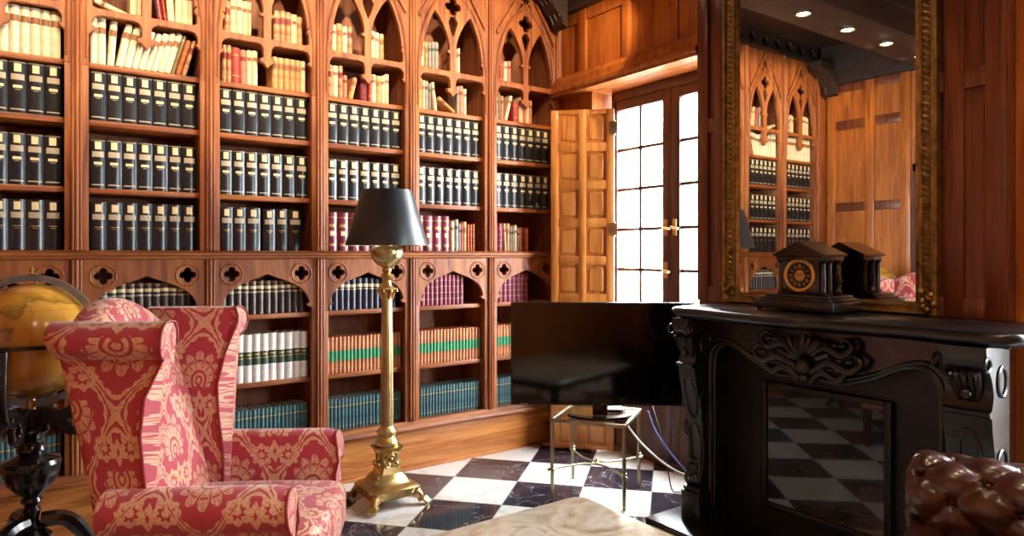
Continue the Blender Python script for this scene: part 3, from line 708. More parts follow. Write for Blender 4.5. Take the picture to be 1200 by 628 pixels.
row(4, z, wh, [('cream', 1, 1.03), ('tan', .8, 1.05), ('grey', 1, 1.12), ('grey', 1, 1.15), ('grey', 1.2, 1.18), ('pinkc', .7, .9, 0, .09), ('grey', 1, 1.05), ('cream', .7, 1)], -.205)
row(5, z, wh, [('maroon', .6, .85), ('red', .85, .85), ('cream', 1.0, .85), ('pinkc', 1.0, .9)], -.205)
# lower shelves
z = SH[5]; wh = 'low arch shelf'
fill(0, z, wh, 'darkbr', 12); fill(1, z, wh, 'darkbr', 12, -.23, .215); fill(2, z, wh, 'darkbr', 12, -.23, .215); fill(3, z, wh, 'navy', 12, -.23, .20)
fill(4, z, wh, 'rose', 11, -.232, .105, .02); fill(5, z, wh, 'rose', 8, -.232, .06, .02)
z = SH[6]; wh = 'middle low shelf'
row(0, z, wh, [('blue', .5, 1), ('cream', 1, 1), ('rust', 1.3, 1.1), ('rust', 1.2, 1.12), ('white', .5, .7), ('grey', 1.2, 1), ('navy', 1, 1), ('cream', 1, 1.05), ('blue', 1, 1, 0, .01), ('navy', 1, 1), ('rose', .8, 1), ('navy', .9, 1)], -.22)
fill(1, z, wh, 'brown', 16, -.15, .23, .008); fill(2, z, wh, 'white', 11, -.232, .232, .008); fill(3, z, wh, 'brown', 20, -.232, .232, .01); fill(4, z, wh, 'brown', 20, -.232, .232, .01); fill(5, z, wh, 'brown', 7, -.232, -.06, .01)
z = SH[7]; wh = 'bottom shelf'
fill(0, z, wh, 'teal', 22, -.232, .232, .01); fill(2, z, wh, 'teal', 22, -.232, .232, .01); fill(3, z, wh, 'teal', 22, -.232, .232, .01); fill(4, z, wh, 'teal', 22, -.232, .232, .01); fill(5, z, wh, 'teal', 10, -.232, -.02, .01)
# ------------------------------------------------------------------ damask wing armchair (local x = the way it faces, y = away from the viewer)
ARM = thing('wing_armchair', 'red and cream damask wing armchair beside the globe, facing the window', 'armchair',
            (2.145*math.cos(R(YAW))-.90*math.sin(R(YAW)), 2.145*math.sin(R(YAW))+.90*math.cos(R(YAW)), 0), R(YAW-90+3))
def back_front(z): return interp(z, [.3, .5, .8, 1.0, 1.15], [-.11, -.133, -.205, -.262, -.305])
def make_back():
    def fn(x, y, z):
        # x in [-.06,.06] thickness, y +-.25, z +-.43 about .72
        zz = z+.70; k = 1-(y/.255)**2
        top = -.075+.13*max(0, k) if z > 0 else 0
        zz += top*max(0, z/.43)
        front = x > 0
        bulge = .018*max(0, k)*math.sin(PI*min(1, max(0, (zz-.45)/.65)))
        rear = -.012*max(0, k)
        return Vector((back_front(min(zz, 1.15))-.045+x+(bulge if front else rear), y+.005, zz))
    b = BM(); blob(b, .10, .50, .82, .048, 16, fn); return obj('backrest', b, DAMASK, ARM, sharp=80)
make_back()
def p_section(y0, sgn, zr, r, zlow, th, n=18, rx=1.12):
    """P-shaped section in (y, z): panel of thickness th with a roll on the outer side at height zr; y0 = inner face, sgn = outward direction"""
    pts = [(y0, zlow)]
    for k in range(1, 7): pts.append((y0, lerp(zlow, zr, k/7)))
    cy = y0+sgn*(th*.45)
    a0, a1 = PI, -PI*.36
    for k in range(n+1):
        a = lerp(a0, a1, k/n); yy = cy+sgn*(r*rx)*math.cos(a); zz = zr+r*math.sin(a)
        pts.append((yy if (yy-y0)*sgn > 0 else y0, zz))
    yo = y0+sgn*th
    for k in range(1, 8): pts.append((lerp(yo, yo, 0), lerp(zr-r*.95, zlow, k/7)))
    for k in range(1, 4): pts.append((lerp(yo, y0, k/4), zlow))
    return pts
def wing(sgn, y0):
    zr, r = 1.062, .053
    sec = p_section(y0, sgn, zr, r, .30, .066, rx=1.45)
    xb = lambda z: interp(z, [.33, .56, .85, 1.0, 1.11], [-.17, -.23, -.285, -.322, -.357])
    xf_ = smooth_path([(.30, -.09), (.56, -.095), (.66, -.10), (.76, -.115), (.86, -.115), (.93, -.10), (.98, -.075), (1.03, -.052), (1.08, -.046), (1.12, -.056)], 4)
    xf = lambda z: interp(z, [p[0] for p in xf_], [p[1] for p in xf_])
    b = BM(); rings = []; ns = 12
    cyy = y0+sgn*.045
    for i in range(ns+1):
        s = i/ns; edge = min(s, 1-s)*ns
        inset = {0: .012, 1: 0}.get(int(edge), 0) if edge < 1 else 0
        ring = []
        for (y, z) in sec:
            zz = z
            yy = y
            if edge < 1: yy = lerp(y, cyy, .12); zz = lerp(z, min(max(z, .6), 1.0), .0)
            ring.append((lerp(xb(z), xf(z), s), yy, zz))
        rings.append(ring)
    ring_loft(b, rings); o = obj('wing', b, DAMASK, ARM, sharp=50)
    b = BM(); e = [(xf(z)+.001, y, z) for y, z in sec]; tube(b, e, .0042, 6, True); obj('piping', b, PIPING, o)
wing(-1, -.240); wing(1, .240)
def arm(sgn, y0):
    zr, r = .606, .064
    sec = p_section(y0, sgn, zr, r, .30, .085)
    b = BM(); rings = []; ns = 10
    for i in range(ns+1):
        s = i/ns; ring = []
        for y, z in sec:
            xf = .272+.018*math.sin(max(0, (z-.3)/.36)*PI*.9)+(.012 if z > .55 else 0)
            f = 1-.05*(s > .98)
            ring.append((lerp(-.20, xf, s), lerp(y0+sgn*.05, y, f), lerp(.5, z, f) if z > .5 else z))
        rings.append(ring)
    ring_loft(b, rings); o = obj('armrest', b, DAMASK, ARM, sharp=50)
    b = BM(); tube(b, [(p[0]-.004, p[1]+ (p[1]-(y0+sgn*.05))*.04, p[2]) for p in rings[-1]], .0042, 6, True); obj('piping', b, PIPING, o)
arm(-1, -.268); arm(1, .268)
b = BM()
blob(b, .56, .50, .15, .045, 14, lambda x, y, z: Vector((x+.05+(.02*(1-(y/.25)**2) if x > .1 else 0), y, z+.435+(.022*(1-(x/.3)**2)*(1-(y/.27)**2) if z > 0 else 0)))); cu = obj('seat_cushion', b, DAMASK, ARM, sharp=80)
b = BM()
for z in (.385, .487): tube(b, [(.312+.018*(1-(y/.25)**2), y, z) for y in [-.235+.47*k/10 for k in range(11)]], .0042, 6)
obj('piping', b, PIPING, cu)
b = BM(); blob(b, .50, .62, .13, .03, 10, lambda x, y, z: Vector((x+.055, y, z+.315))); obj('seat_rail', b, DAMASK, ARM, sharp=80)
for sx, sy in ((.265, -.25), (.265, .27), (-.13, -.22), (-.13, .22)):
    b = BM()
    if sx > 0: lathe(b, [(.018, 0), (.024, .012), (.020, .03), (.014, .05), (.020, .09), (.028, .15), (.030, .19), (.020, .20), (.030, .215), (.032, .26)], 14, sx, sy)
    else:
        prism(b, [(-.018, -.018), (.018, -.018), (.018, .018), (-.018, .018)], lambda p, q: (sx-.10+p, sy+q, 0), lambda p, q: (sx+p*1.2, sy+q*1.2, .27))
    obj('leg', b, W_BLACK, ARM)

# ------------------------------------------------------------------ brass floor lamp
LX, LY = 1.55, 3.30
lamp = thing('floor_lamp', 'tall brass column floor lamp with black shade, in front of the bookcase', 'floor lamp', (LX, LY, 0))
b = BM(); n = 40
o0 = [(.214, 1.345), (.132, 1.630)]
prof = [(.2145, 1.343), (.2150, 1.347), (.1735, 1.488), (.1325, 1.628), (.1320, 1.632), (.1290, 1.632), (.1295, 1.628), (.1705, 1.488), (.2118, 1.347), (.2120, 1.343)]
rings = [[b.verts.new((r*math.cos(2*PI*k/n), r*math.sin(2*PI*k/n), z)) for k in range(n)] for r, z in prof]
for i in range(len(rings)):
    p, q = rings[i], rings[(i+1) % len(rings)]
    for k in range(n): b.faces.new((p[k], p[(k+1) % n], q[(k+1) % n], q[k]))
shd = obj('lamp_shade', b, SHADE, lamp, sharp=50)
b = BM(); lathe(b, [(.2105, 1.345), (.1285, 1.629)], n);
for f in list(b.faces):
    if len(f.verts) > 4: b.faces.remove(f)
obj('shade_lining', b, SHADE_IN, shd)
b = BM()
for k in range(3): tube(b, [(0, 0, 1.58), (.128*math.cos(k*2.094), .128*math.sin(k*2.094), 1.625)], .003, 6)
lathe(b, [(.012, 1.32), (.012, 1.58), (.016, 1.585), (.005, 1.60)], 12); obj('harp', b, BRASS_OLD, lamp)
b = BM(); lathe(b, [(.018, 1.222), (.030, 1.232), (.060, 1.25), (.080, 1.278), (.086, 1.305), (.084, 1.318), (.088, 1.322), (.084, 1.332), (.055, 1.338), (.030, 1.340), (.03, 1.36)], 32, flute=lambda a, z: .018*math.cos(12*a) if z < 1.31 else 0)
bw = obj('bowl', b, noisy('pale_brass', 'a8925e', 'd8c898', 25, .3, 1, .3), lamp)
b = BM(); lathe(b, [(.020, 1.105), (.034, 1.115), (.036, 1.125), (.026, 1.135), (.022, 1.16), (.030, 1.172), (.034, 1.182), (.028, 1.192), (.016, 1.20), (.026, 1.21), (.020, 1.224)], 24)
obj('upper_knop', b, BRASS, lamp)
b = BM(); lathe(b, [(.026, 1.06), (.030, 1.066), (.027, 1.072), (.030, 1.10), (.042, 1.108), (.044, 1.118)], 24)
for k in range(8):
    a = 2*PI*k/8
    tube(b, smooth_path([(.028*math.cos(a), .028*math.sin(a), 1.068), (.036*math.cos(a), .036*math.sin(a), 1.09), (.050*math.cos(a), .050*math.sin(a), 1.108), (.055*math.cos(a), .055*math.sin(a), 1.10)], 3), [.009]*4+[.008]*3+[.006]*3, 6)
box(b, -.042, .042, -.042, .042, 1.112, 1.122, .004); obj('capital', b, BRASS, lamp)
b = BM(); lathe(b, [(.0335, .395), (.0325, .6), (.030, .85), (.0270, 1.065)], 48, flute=lambda a, z: -.05*abs(math.sin(8*a))); obj('column', b, noisy('column_brass', 'a88f5e', 'c4aa78', 10, .38, 1), lamp)
b = BM(); lathe(b, [(.050, .295), (.062, .30), (.064, .315), (.050, .328), (.044, .345), (.052, .36), (.054, .372), (.040, .385), (.036, .40)], 28); obj('lower_knop', b, BRASS, lamp)
def sq(b, prof, ch=.18):
    rings = []
    for h, z in prof:
        c = h*ch; q = [(h, -h+c), (h, h-c), (h-c, h), (-h+c, h), (-h, h-c), (-h, -h+c), (-h+c, -h), (h-c, -h)]
        rings.append([b.verts.new((x, y, z)) for x, y in q])
    for p, q in zip(rings, rings[1:]):
        for k in range(8): b.faces.new((p[k], p[(k+1) % 8], q[(k+1) % 8], q[k]))
    b.faces.new(rings[0][::-1]); b.faces.new(rings[-1])
b = BM(); sq(b, [(.060, .155), (.056, .175), (.046, .20), (.048, .25), (.058, .278), (.068, .285), (.070, .294), (.056, .298)]); pd = obj('pedestal', b, BRASS, lamp)
for k in range(4):
    a = k*PI/2; b = BM(); mt = Matrix.Rotation(a, 4, 'Z')
    pts = [mt @ Vector((.050, .020*math.cos(t), .232+.026*math.sin(t))) for t in [2*PI*j/16 for j in range(16)]]
    tube(b, pts, .005, 6, True); ball(b, mt @ Vector((.049, 0, .232)), .013, 8, 6)
    for s in (-1, 1): tube(b, [mt @ Vector(p) for p in smooth_path([(.052, s*.006, .205), (.060, s*.022, .195), (.062, s*.034, .205), (.056, s*.030, .216)], 3)], .005, 6)
    obj('wreath', b, BRASS, pd)
b = BM(); sq(b, [(.128, .050), (.134, .056), (.134, .092), (.126, .100), (.106, .106), (.090, .116), (.078, .140), (.062, .158)], .14); obj('base', b, BRASS, lamp)
for sx, sy in ((1, 1), (1, -1), (-1, 1), (-1, -1)):
    b = BM(); d = Vector((sx, sy, 0)).normalized(); n_ = Vector((-d.y, d.x, 0))
    tube(b, [d*.140+Vector((0, 0, .062)), d*.165+Vector((0, 0, .060)), d*.180+Vector((0, 0, .045)), d*.184+Vector((0, 0, .028)), d*.190+Vector((0, 0, .018))], [.026, .026, .019, .018, .017], 10)
    for t in (-1.5, -.5, .5, 1.5):
        c = d*.184+n_*.0115*t
        tube(b, [c+Vector((0, 0, .030)), c+d*.022+Vector((0, 0, .030)), c+d*.036+Vector((0, 0, .018)), c+d*.038+Vector((0, 0, .007))], [.009, .010, .009, .0055], 8)
    for s in (-1, 1): tube(b, [d*.150+n_*s*.01+Vector((0, 0, .07)), d*.155+n_*s*.03+Vector((0, 0, .085)), d*.150+n_*s*.048+Vector((0, 0, .075)), d*.145+n_*s*.045+Vector((0, 0, .062))], [.012, .010, .008, .004], 6)
    obj('paw_foot', b, BRASS, lamp)

# ------------------------------------------------------------------ globe on a turned stand
gx, gy = 2.4*math.cos(R(YAW))-1.69*math.sin(R(YAW)), 2.4*math.sin(R(YAW))+1.69*math.cos(R(YAW))
gl = thing('terrestrial_globe', 'antique amber globe on a dark turned pedestal behind the armchair', 'globe', (gx, gy, 0))
GZ, GR = .995, .200
def globe_mat():
    m = mat('varnished_globe_paper', 'c08a2e', .25, coat=.5)
    g = nd(m, 'TexCoord'); n = nd(m, 'TexNoise'); n.inputs['Scale'].default_value = 2.6; n.inputs['Detail'].default_value = 8
    ln(m, g.outputs['Object'], n.inputs['Vector'])
    land = ramp(m, n.outputs['Fac'], [(.46, 'dca23c'), (.52, '946a24'), (.54, 'cf9636'), (.72, 'b67a2e')])
    sp = nd(m, 'SeparateXYZ'); ln(m, g.outputs['Object'], sp.inputs[0])
    at = nd(m, 'Math', operation='ARCTAN2'); ln(m, sp.outputs['Y'], at.inputs[0]); ln(m, sp.outputs['X'], at.inputs[1])
    def grid(src, k):
        a = nd(m, 'Math', operation='MULTIPLY'); ln(m, src, a.inputs[0]); a.inputs[1].default_value = k
        s = nd(m, 'Math', operation='SINE'); ln(m, a.outputs[0], s.inputs[0]); c = nd(m, 'Math', operation='ABSOLUTE'); ln(m, s.outputs[0], c.inputs[0])
        q = nd(m, 'Math', operation='LESS_THAN'); ln(m, c.outputs[0], q.inputs[0]); q.inputs[1].default_value = .05; return q.outputs[0]
    mxn = nd(m, 'Math', operation='MAXIMUM'); ln(m, grid(at.outputs[0], 6), mxn.inputs[0]); ln(m, grid(sp.outputs['Z'], 55), mxn.inputs[1])
    h = nd(m, 'Math', operation='MULTIPLY'); ln(m, mxn.outputs[0], h.inputs[0]); h.inputs[1].default_value = .35
    mx = nd(m, 'Mix', data_type='RGBA'); ln(m, h.outputs[0], mx.inputs['Factor']); ln(m, land, mx.inputs[6]); mx.inputs[7].default_value = srgb('6a4a18')
    ln(m, mx.outputs[2], P(m).inputs['Base Color']); return m
b = BM(); ball(b, (0, 0, 0), GR, 48, 32); sph = obj('sphere', b, globe_mat(), gl, (0, 0, GZ), 80)
ga = R(YAW-90+8)
def ring(b, r0, r1, th, z0, mtx, n=64):
    prf = [(r0, -th/2), (r1, -th/2), (r1, th/2), (r0, th/2)]; rr = []
    for k in range(n):
        a = 2*PI*k/n; rr.append([b.verts.new(mtx @ Vector((r*math.cos(a), r*math.sin(a), h))) for r, h in prf])
    for k in range(n):
        p, q = rr[k], rr[(k+1) % n]
        for j in range(4): b.faces.new((p[j], q[j], q[(j+1) % 4], p[(j+1) % 4]))
b = BM(); ring(b, .210, .232, .016, 0, Matrix.Translation((0, 0, GZ)) @ Matrix.Rotation(ga, 4, 'Z') @ Matrix.Rotation(PI/2, 4, 'X'))
mer = obj('meridian_ring', b, noisy('tarnished_brass', '8a8276', 'b0a898', 14, .35, .9), gl)
b = BM(); lathe(b, [(.008, .228), (.012, .234), (.006, .242), (.009, .250), (.003, .262)], 12, 0, 0, GZ); lathe(b, [(.014, -.242), (.014, -.21), (.006, -.2)], 12, 0, 0, GZ); obj('finial', b, BRASS, mer)
b = BM(); ring(b, .206, .236, .013, 0, Matrix.Translation((0, 0, GZ-.002))); hr = obj('horizon_ring', b, W_BLACK, gl)
for k in range(4):
    a = ga+R(8)+k*PI/2; c, s_ = math.cos(a), math.sin(a)
    ol = smooth_path([(.03, .70), (.07, .695), (.10, .665), (.135, .655), (.165, .68), (.17, .72), (.20, .735), (.225, .78), (.237, .86), (.232, .93), (.228, .985), (.214, .985), (.217, .93), (.218, .86), (.205, .80), (.17, .775), (.13, .77), (.10, .75), (.06, .757), (.03, .757)], 3, True)
    link('cradle_bracket', plate_mesh('cradle_bracket', [[(p[0], p[1]) for p in ol], foil(.135, .708, .009, .013), circle2(.188, .757, .008, 12)], .022, .004, lambda x, y, z: Vector((c*x-s_*z, s_*x+c*z, y))), W_BLACK, gl)
b = BM(); lathe(b, [(.06, .29), (.062, .31), (.035, .335), (.038, .345), (.022, .36), (.026, .385), (.030, .40), (.02, .415), (.033, .432), (.028, .445), (.034, .455), (.066, .49), (.078, .525), (.084, .552), (.092, .565), (.086, .578), (.05, .59), (.036, .60), (.046, .612), (.044, .625), (.030, .64), (.034, .655), (.056, .678), (.05, .692), (.036, .70), (.034, .757)], 36, flute=lambda a, z: .06*math.cos(12*a) if .46 < z < .56 else 0)
obj('pedestal', b, W_BLACK, gl)
for k in range(3):
    b = BM(); a = ga+.3+k*2*PI/3; c, s_ = math.cos(a), math.sin(a)
    tube(b, smooth_path([(c*.03, s_*.03, .36), (c*.11, s_*.11, .35), (c*.18, s_*.18, .25), (c*.20, s_*.20, .12), (c*.235, s_*.235, .03), (c*.265, s_*.265, .018)], 5), [.028]*8+[.024]*8+[.018]*10, 8)
    obj('leg', b, W_BLACK, gl)

# ------------------------------------------------------------------ glass-topped brass side table with the television
tq = [Vector((2.229, 2.805, 0)), Vector((2.49, 2.527, 0)), Vector((2.803, 2.660, 0)), Vector((2.570, 2.985, 0))]
tc = sum(tq, Vector())/4; ta = math.atan2(-.275, .27); th = .203
st = thing('side_table', 'small brass side table with glass top, standing on the marble under the television', 'side table', (2.524, 2.743, 0), R(-57))
b = BM()
for s in (1, -1):
    box(b, -th, th, s*th-.016 if s > 0 else -th, th if s > 0 else -th+.016, .418, .436, .002)
    box(b, s*th-.016 if s > 0 else -th, th if s > 0 else -th+.016, -th+.016, th-.016, .418, .436, .002)
obj('top_frame', b, BRASS_OLD, st)
b = BM(); box(b, -th+.012, th-.012, -th+.012, th-.012, .424, .432); obj('glass_top', b, TABLE_GLASS, st)
for sx in (1, -1):
    for sy in (1, -1):
        b = BM(); cx, cy = sx*(th-.012), sy*(th-.012)
        lathe(b, [(.006, 0), (.009, .004), (.008, .02), (.0095, .03), (.0105, .418)], 12, cx, cy)
        lathe(b, [(.010, .160), (.015, .164), (.015, .172), (.010, .176)], 12, cx, cy); lathe(b, [(.010, .185), (.014, .189), (.010, .193)], 12, cx, cy)
        ball(b, (cx+sx*.014, cy+sy*.012, .168), .009, 8, 6); obj('leg', b, BRASS_OLD, st)
b = BM(); lg = th-.012
for ax in (0, 1):
    for s in (1, -1):
        pts = []
        for k in range(13):
            u = -lg+2*lg*k/12; v = s*(lg-.165*math.cos(u/lg*PI/2)**1.0)
            pts.append((u, v, .168) if ax == 0 else (v, u, .168))
        if ax == 0: tube(b, pts, .0052, 8)
obj('stretcher', b, BRASS_OLD, st)
b = BM(); tube(b, [(0, -.026, .168), (0, .026, .168)], .007, 8); lathe(b, [(.012, .162), (.013, .17), (.006, .178), (.008, .19), (.002, .196)], 12); obj('stretcher_boss', b, BRASS, st)

tva = R(YAW-90)-.03
tvc = Vector((3.60*math.cos(R(YAW))+.475*math.sin(R(YAW)), 3.60*math.sin(R(YAW))-.475*math.cos(R(YAW)), 0))
tv = thing('television', 'large black flat-screen television on the small brass side table', 'television', tvc, tva)
W2, z0, z1 = .482, .502, 1.044
b = BM(); box(b, -W2, W2, -.012, .022, z0, z1, .004); box(b, -W2*.62, W2*.62, .020, .055, z0+.05, z1-.16, .012); obj('cabinet', b, PLASTIC, tv)
b = BM(); box(b, -W2+.010, W2-.010, -.0135, -.012, z0+.018, z1-.010); obj('screen', b, SCREEN, tv)
b = BM(); box(b, -W2+.004, W2-.004, -.015, -.0125, z0+.003, z0+.014, .002); bz = obj('lower_bezel', b, mat('piano_black', '0a0a0c', .12), tv)
LOGO = mat('silver_print', '8a8a90', .4)
b = BM()
tube(b, [(.0+.007*math.cos(a), -.0155, z0+.0085+.004*math.sin(a)) for a in [2*PI*k/14 for k in range(14)]], .0006, 4, True)
for u in (.013, .023): tube(b, [(u, -.0155, z0+.012), (u, -.0155, z0+.005), (u+.005, -.0155, z0+.005)], .0006, 4)
obj('logo', b, LOGO, bz)
b = BM()
for k in range(4): box(b, -W2+.055+.009*k, -W2+.061+.009*k, -.0158, -.0150, z0+.006, z0+.011)
obj('printed_mark', b, LOGO, bz)
# pedestal: neck and a shallow crescent foot lying on the glass
b = BM(); box(b, -.05, .03, .0, .03, .445, .53, .006); obj('stand_neck', b, mat('stand_plum', '2a1216', .2), tv)
b = BM(); pts = []
for k in range(17): a = lerp(PI*1.10, PI*1.90, k/16); pts.append((-.01+.180*math.cos(a), .07+.150*math.sin(a)))
for k in range(17): a = lerp(PI*1.86, PI*1.14, k/16); pts.append((-.01+.172*math.cos(a), .085+.105*math.sin(a)))
prism(b, pts, lambda p, q: (p, q, .4365), lambda p, q: (p, q, .450)); obj('stand_base', b, PLASTIC, tv)
# small media box on the glass, behind the neck
mb = thing('media_box', 'small silver box on the glass side table behind the television stand', 'media box', tvc, tva)
b = BM(); box(b, .015, .125, .085, .165, .437, .462, .004); obj('housing', b, mat('silver_plastic', 'b8bcc2', .3, .4), mb)
b = BM(); box(b, .03, .11, .0835, .0855, .443, .456, .001); obj('front_strip', b, PLASTIC, mb)

# cables between the television and the chimney corner
def cable(name, pts, r, col, label):
    b = BM(); tube(b, smooth_path(pts, 8), r, 8); tag(obj(name, b, mat(name+'_sheath', col, .45)), label, 'cable')
cable('power_cable', [(2.60, 2.60, .40), (2.66, 2.55, .30), (2.74, 2.47, .20), (2.85, 2.43, .13), (2.93, 2.425, .12), (3.03, 2.43, .115)], .0055, 'e4e0d8', 'white cable sagging from the side table to the fireplace')
cable('network_cable', [(2.81, 2.64, .43), (2.84, 2.61, .32), (2.89, 2.54, .20), (2.94, 2.47, .11), (3.0, 2.44, .06), (3.03, 2.43, .04)], .005, '55589a', 'blue cable running down from the table corner')
cable('aerial_cable', [(2.86, 2.68, .50), (2.87, 2.60, .30), (2.86, 2.54, .12), (2.86, 2.51, .02), (2.89, 2.49, .006), (2.95, 2.46, .006), (3.03, 2.43, .006)], .0035, '26262a', 'thin black cable looping down onto the marble floor')
# ------------------------------------------------------------------ black marble fireplace
fp = thing('fireplace', 'carved black marble fireplace with a serpentine opening and glass fire door', 'fireplace', (0, 0, 0))
YC = 1.585
mpx = lambda X: (lambda x, y, z: Vector((X-z, YC-x, y)))       # plate: local x runs to the viewer's side, front towards -X
def shelf_poly(o):
    pts = smooth_path([(2.50+.02-o, YC+.62+o, 0), (2.475-o, YC+.55, 0), (2.48-o, YC+.40, 0), (2.45-o, YC+.18, 0), (2.44-o, YC, 0), (2.45-o, YC-.18, 0), (2.48-o, YC-.40, 0), (2.475-o, YC-.60, 0), (2.485-o, YC-.72, 0), (2.52, YC-.78-o, 0), (2.60, YC-.79-o, 0)], 5)
    return [(XM-.001, YC+.64+o)]+[(2.60, YC+.64+o)]+[(p[0], p[1]) for p in pts]+[(XM-.001, YC-.79-o)]
b = BM(); rg = []
for o, z in ((-.035, .998), (-.022, 1.002), (-.018, 1.008), (-.006, 1.012), (0, 1.018), (.004, 1.026), (.004, 1.036), (0, 1.044), (-.010, 1.05)):
    rg.append([b.verts.new((x, y, z)) for x, y in shelf_poly(o)])
for p, q in zip(rg, rg[1:]):
    for k in range(len(p)): b.faces.new((p[k], p[(k+1) % len(p)], q[(k+1) % len(p)], q[k]))
b.faces.new(rg[0][::-1]); b.faces.new(rg[-1]); obj('mantel_shelf', b, BLACKM, fp, sharp=45)
hc = smooth_path([(-.505, .60), (-.505, .78), (-.485, .855), (-.43, .888), (-.36, .875), (-.27, .83), (-.17, .792), (-.09, .785), (0, .80)], 5)
hole = [(-.505, .031)]+[(p[0], p[1]) for p in hc]+[(-p[0], p[1]) for p in hc[::-1][1:]]+[(.505, .031)]
out = [(-.588, .03), (-.505, .03)]+hole[1:-1]+[(.505, .03), (.588, .03), (.588, .998), (-.588, .998)]
link('chimneypiece_front', plate_mesh('chimneypiece_front', [out], .12, .006, mpx(2.71)), BLACKM, fp, sharp=35)
b = BM()
for o, r_, dx in ((.0, .013, .058), (-.028, .009, .062), (.016, .007, .045)):
    pts = []
    for x, y in hole: pts.append((2.71-dx, YC-x*(1-o/.6), y-o*.6 if y > .1 else y))
    tube(b, pts, r_, 8)
obj('opening_moulding', b, BLACKM, fp)
# carved shell and foliage in the middle of the frieze
b = BM()
for k in range(9):
    a = R(-68+17*k); L = .115 if k % 2 == 0 else .10
    c = (YC, .855)
    tube(b, [(2.615, c[0]+.02*math.sin(a), c[1]+.02*math.cos(a)), (2.595, c[0]+.6*L*math.sin(a), c[1]+.6*L*math.cos(a)), (2.605, c[0]+L*math.sin(a), c[1]+L*math.cos(a))], [.008, .017, .015], 8)
ball(b, (2.60, YC, .84), .035, 12, 8, (.8, 1, 1.1)); ball(b, (2.61, YC, .79), .022, 10, 8)
for s in (1, -1):
    for sc, z in ((1, .85), (.75, .81), (.85, .91)):
        pts = smooth_path([(2.615, YC+s*.03, z-.03), (2.60, YC+s*.11*sc, z+.015), (2.60, YC+s*.19*sc, z-.01), (2.605, YC+s*.235*sc, z+.025), (2.61, YC+s*.21*sc, z+.055), (2.615, YC+s*.18*sc, z+.04)], 5)
        tube(b, pts, [lerp(.019, .007, i/(len(pts)-1)) for i in range(len(pts))], 8)
        for k in range(4): ball(b, (2.605, YC+s*(.07+.04*k)*sc, z+.028), .015, 8, 6, (.7, 1.3, .8))
obj('carved_shell', b, BLACKM, fp)
# consoles at either end
def console(y0, y1):
    b = BM()
    prof = smooth_path([(2.60, .19), (2.575, .23), (2.60, .30), (2.60, .42), (2.575, .58), (2.545, .70), (2.535, .765)], 4)
    prof = [(p[0], p[1]) for p in prof]+[(2.520, .772), (2.516, .785), (2.535, .79)]
    p2 = smooth_path([(2.54, .80), (2.55, .84), (2.535, .89), (2.50, .94), (2.49, .998)], 4)
    prof += [(p[0], p[1]) for p in p2]+[(2.68, .998), (2.68, .19)]
    prism(b, prof, lambda p, q: (p, y0, q), lambda p, q: (p, y1, q))
    o = obj('console', b, BLACKM, fp, sharp=35)
    b = BM(); box(b, 2.56, 2.70, y0-.008, y1+.008, .03, .175, .006); box(b, 2.57, 2.69, y0-.002, y1+.002, .175, .195, .004); obj('plinth_block', b, BLACKM, fp)
    b = BM(); ym = (y0+y1)/2; xs = lambda z: interp(z, [.19, .23, .30, .42, .58, .70, .765], [2.60, 2.575, 2.60, 2.60, 2.575, 2.545, 2.535])-.002
    pts = []
    for k in range(24):
        a = 2*PI*k/24; z = .62+.10*math.sin(a); y = ym+.032*math.cos(a); pts.append((xs(z), y, z))
    tube(b, pts, .006, 6, True)
    pts = [(xs(z), ym+.030*s_, z) for s_, z in ((-1, .28), (-1, .44), (-.7, .48), (0, .50), (.7, .48), (1, .44), (1, .28))]; tube(b, pts, .005, 6)
    obj('sunk_panel_moulding', b, BLACKM, o)
    b = BM()
    for k in range(5):
        t = k-2; tube(b, [(2.552, ym+.012*t, .81), (2.530, ym+.018*t, .865), (2.505, ym+.022*t, .915), (2.492, ym+.016*t, .905)], [.007, .011, .010, .006], 8)
    for s in (1, -1): tube(b, [(2.49+.022*math.cos(a), (y1+.003 if s > 0 else y0-.003), .945+.022*math.sin(a)) for a in [2*PI*k/16 for k in range(16)]], .006, 6, True)
    ball(b, (2.525, ym, .84), .02, 10, 7); obj('acanthus', b, BLACKM, o)
    b = BM()
    for k in range(4): ball(b, (2.585, ym+.022*(k-1.5), .235+.012*(k % 2)), .017, 8, 6)
    for k in range(5): ball(b, (2.592, ym+.010*(k-2), .29+.028*((k+1) % 2)), .012, 8, 6)
    obj('carved_foot', b, BLACKM, o)
    # side scroll panel
    for s, y in ((1, y1), (-1, y0)):
        for cz, r_ in ((.88, .035), (.60, .04), (.47, .03)):
            b = BM(); tube(b, [(2.61+r_*math.cos(a), y+s*.002, cz+1.4*r_*math.sin(a)) for a in [2*PI*k/20 for k in range(20)]], .006, 6, True); obj('side_moulding', b, BLACKM, o)
console(YC+.505, YC+.60); console(YC-.695, YC-.55)
for y0, y1 in ((YC+.50, YC+.60), (YC-.588, YC-.50)): b = BM(); box(b, 2.66, XM-.002, y0, y1, .03, .998, .004); obj('return_slab', b, BLACKM, fp)
# iron insert with the glass door
b = BM(); box(b, 2.775, 2.80, YC-.52, YC+.52, .03, .90); ins = obj('iron_insert', b, IRON, fp)
b = BM(); ya, yb_ = 1.335, 1.856
for y0, y1, z0, z1 in ((ya-.03, ya, .145, .72), (yb_, yb_+.03, .145, .72), (ya, yb_, .695, .72), (ya, yb_, .145, .175)): box(b, 2.745, 2.776, y0, y1, z0, z1, .006)
dr = obj('fire_door', b, IRON, fp)
b = BM(); box(b, 2.756, 2.764, ya, yb_, .175, .695); obj('glass', b, FIREGLASS, dr)
# hearth
b = BM(); box(b, 2.44, XM-.002, .70, 2.31, .0005, .029, .004); tag(obj('hearth_slab', b, BLACKM), 'polished black stone hearth slab in front of the fireplace', 'hearth')

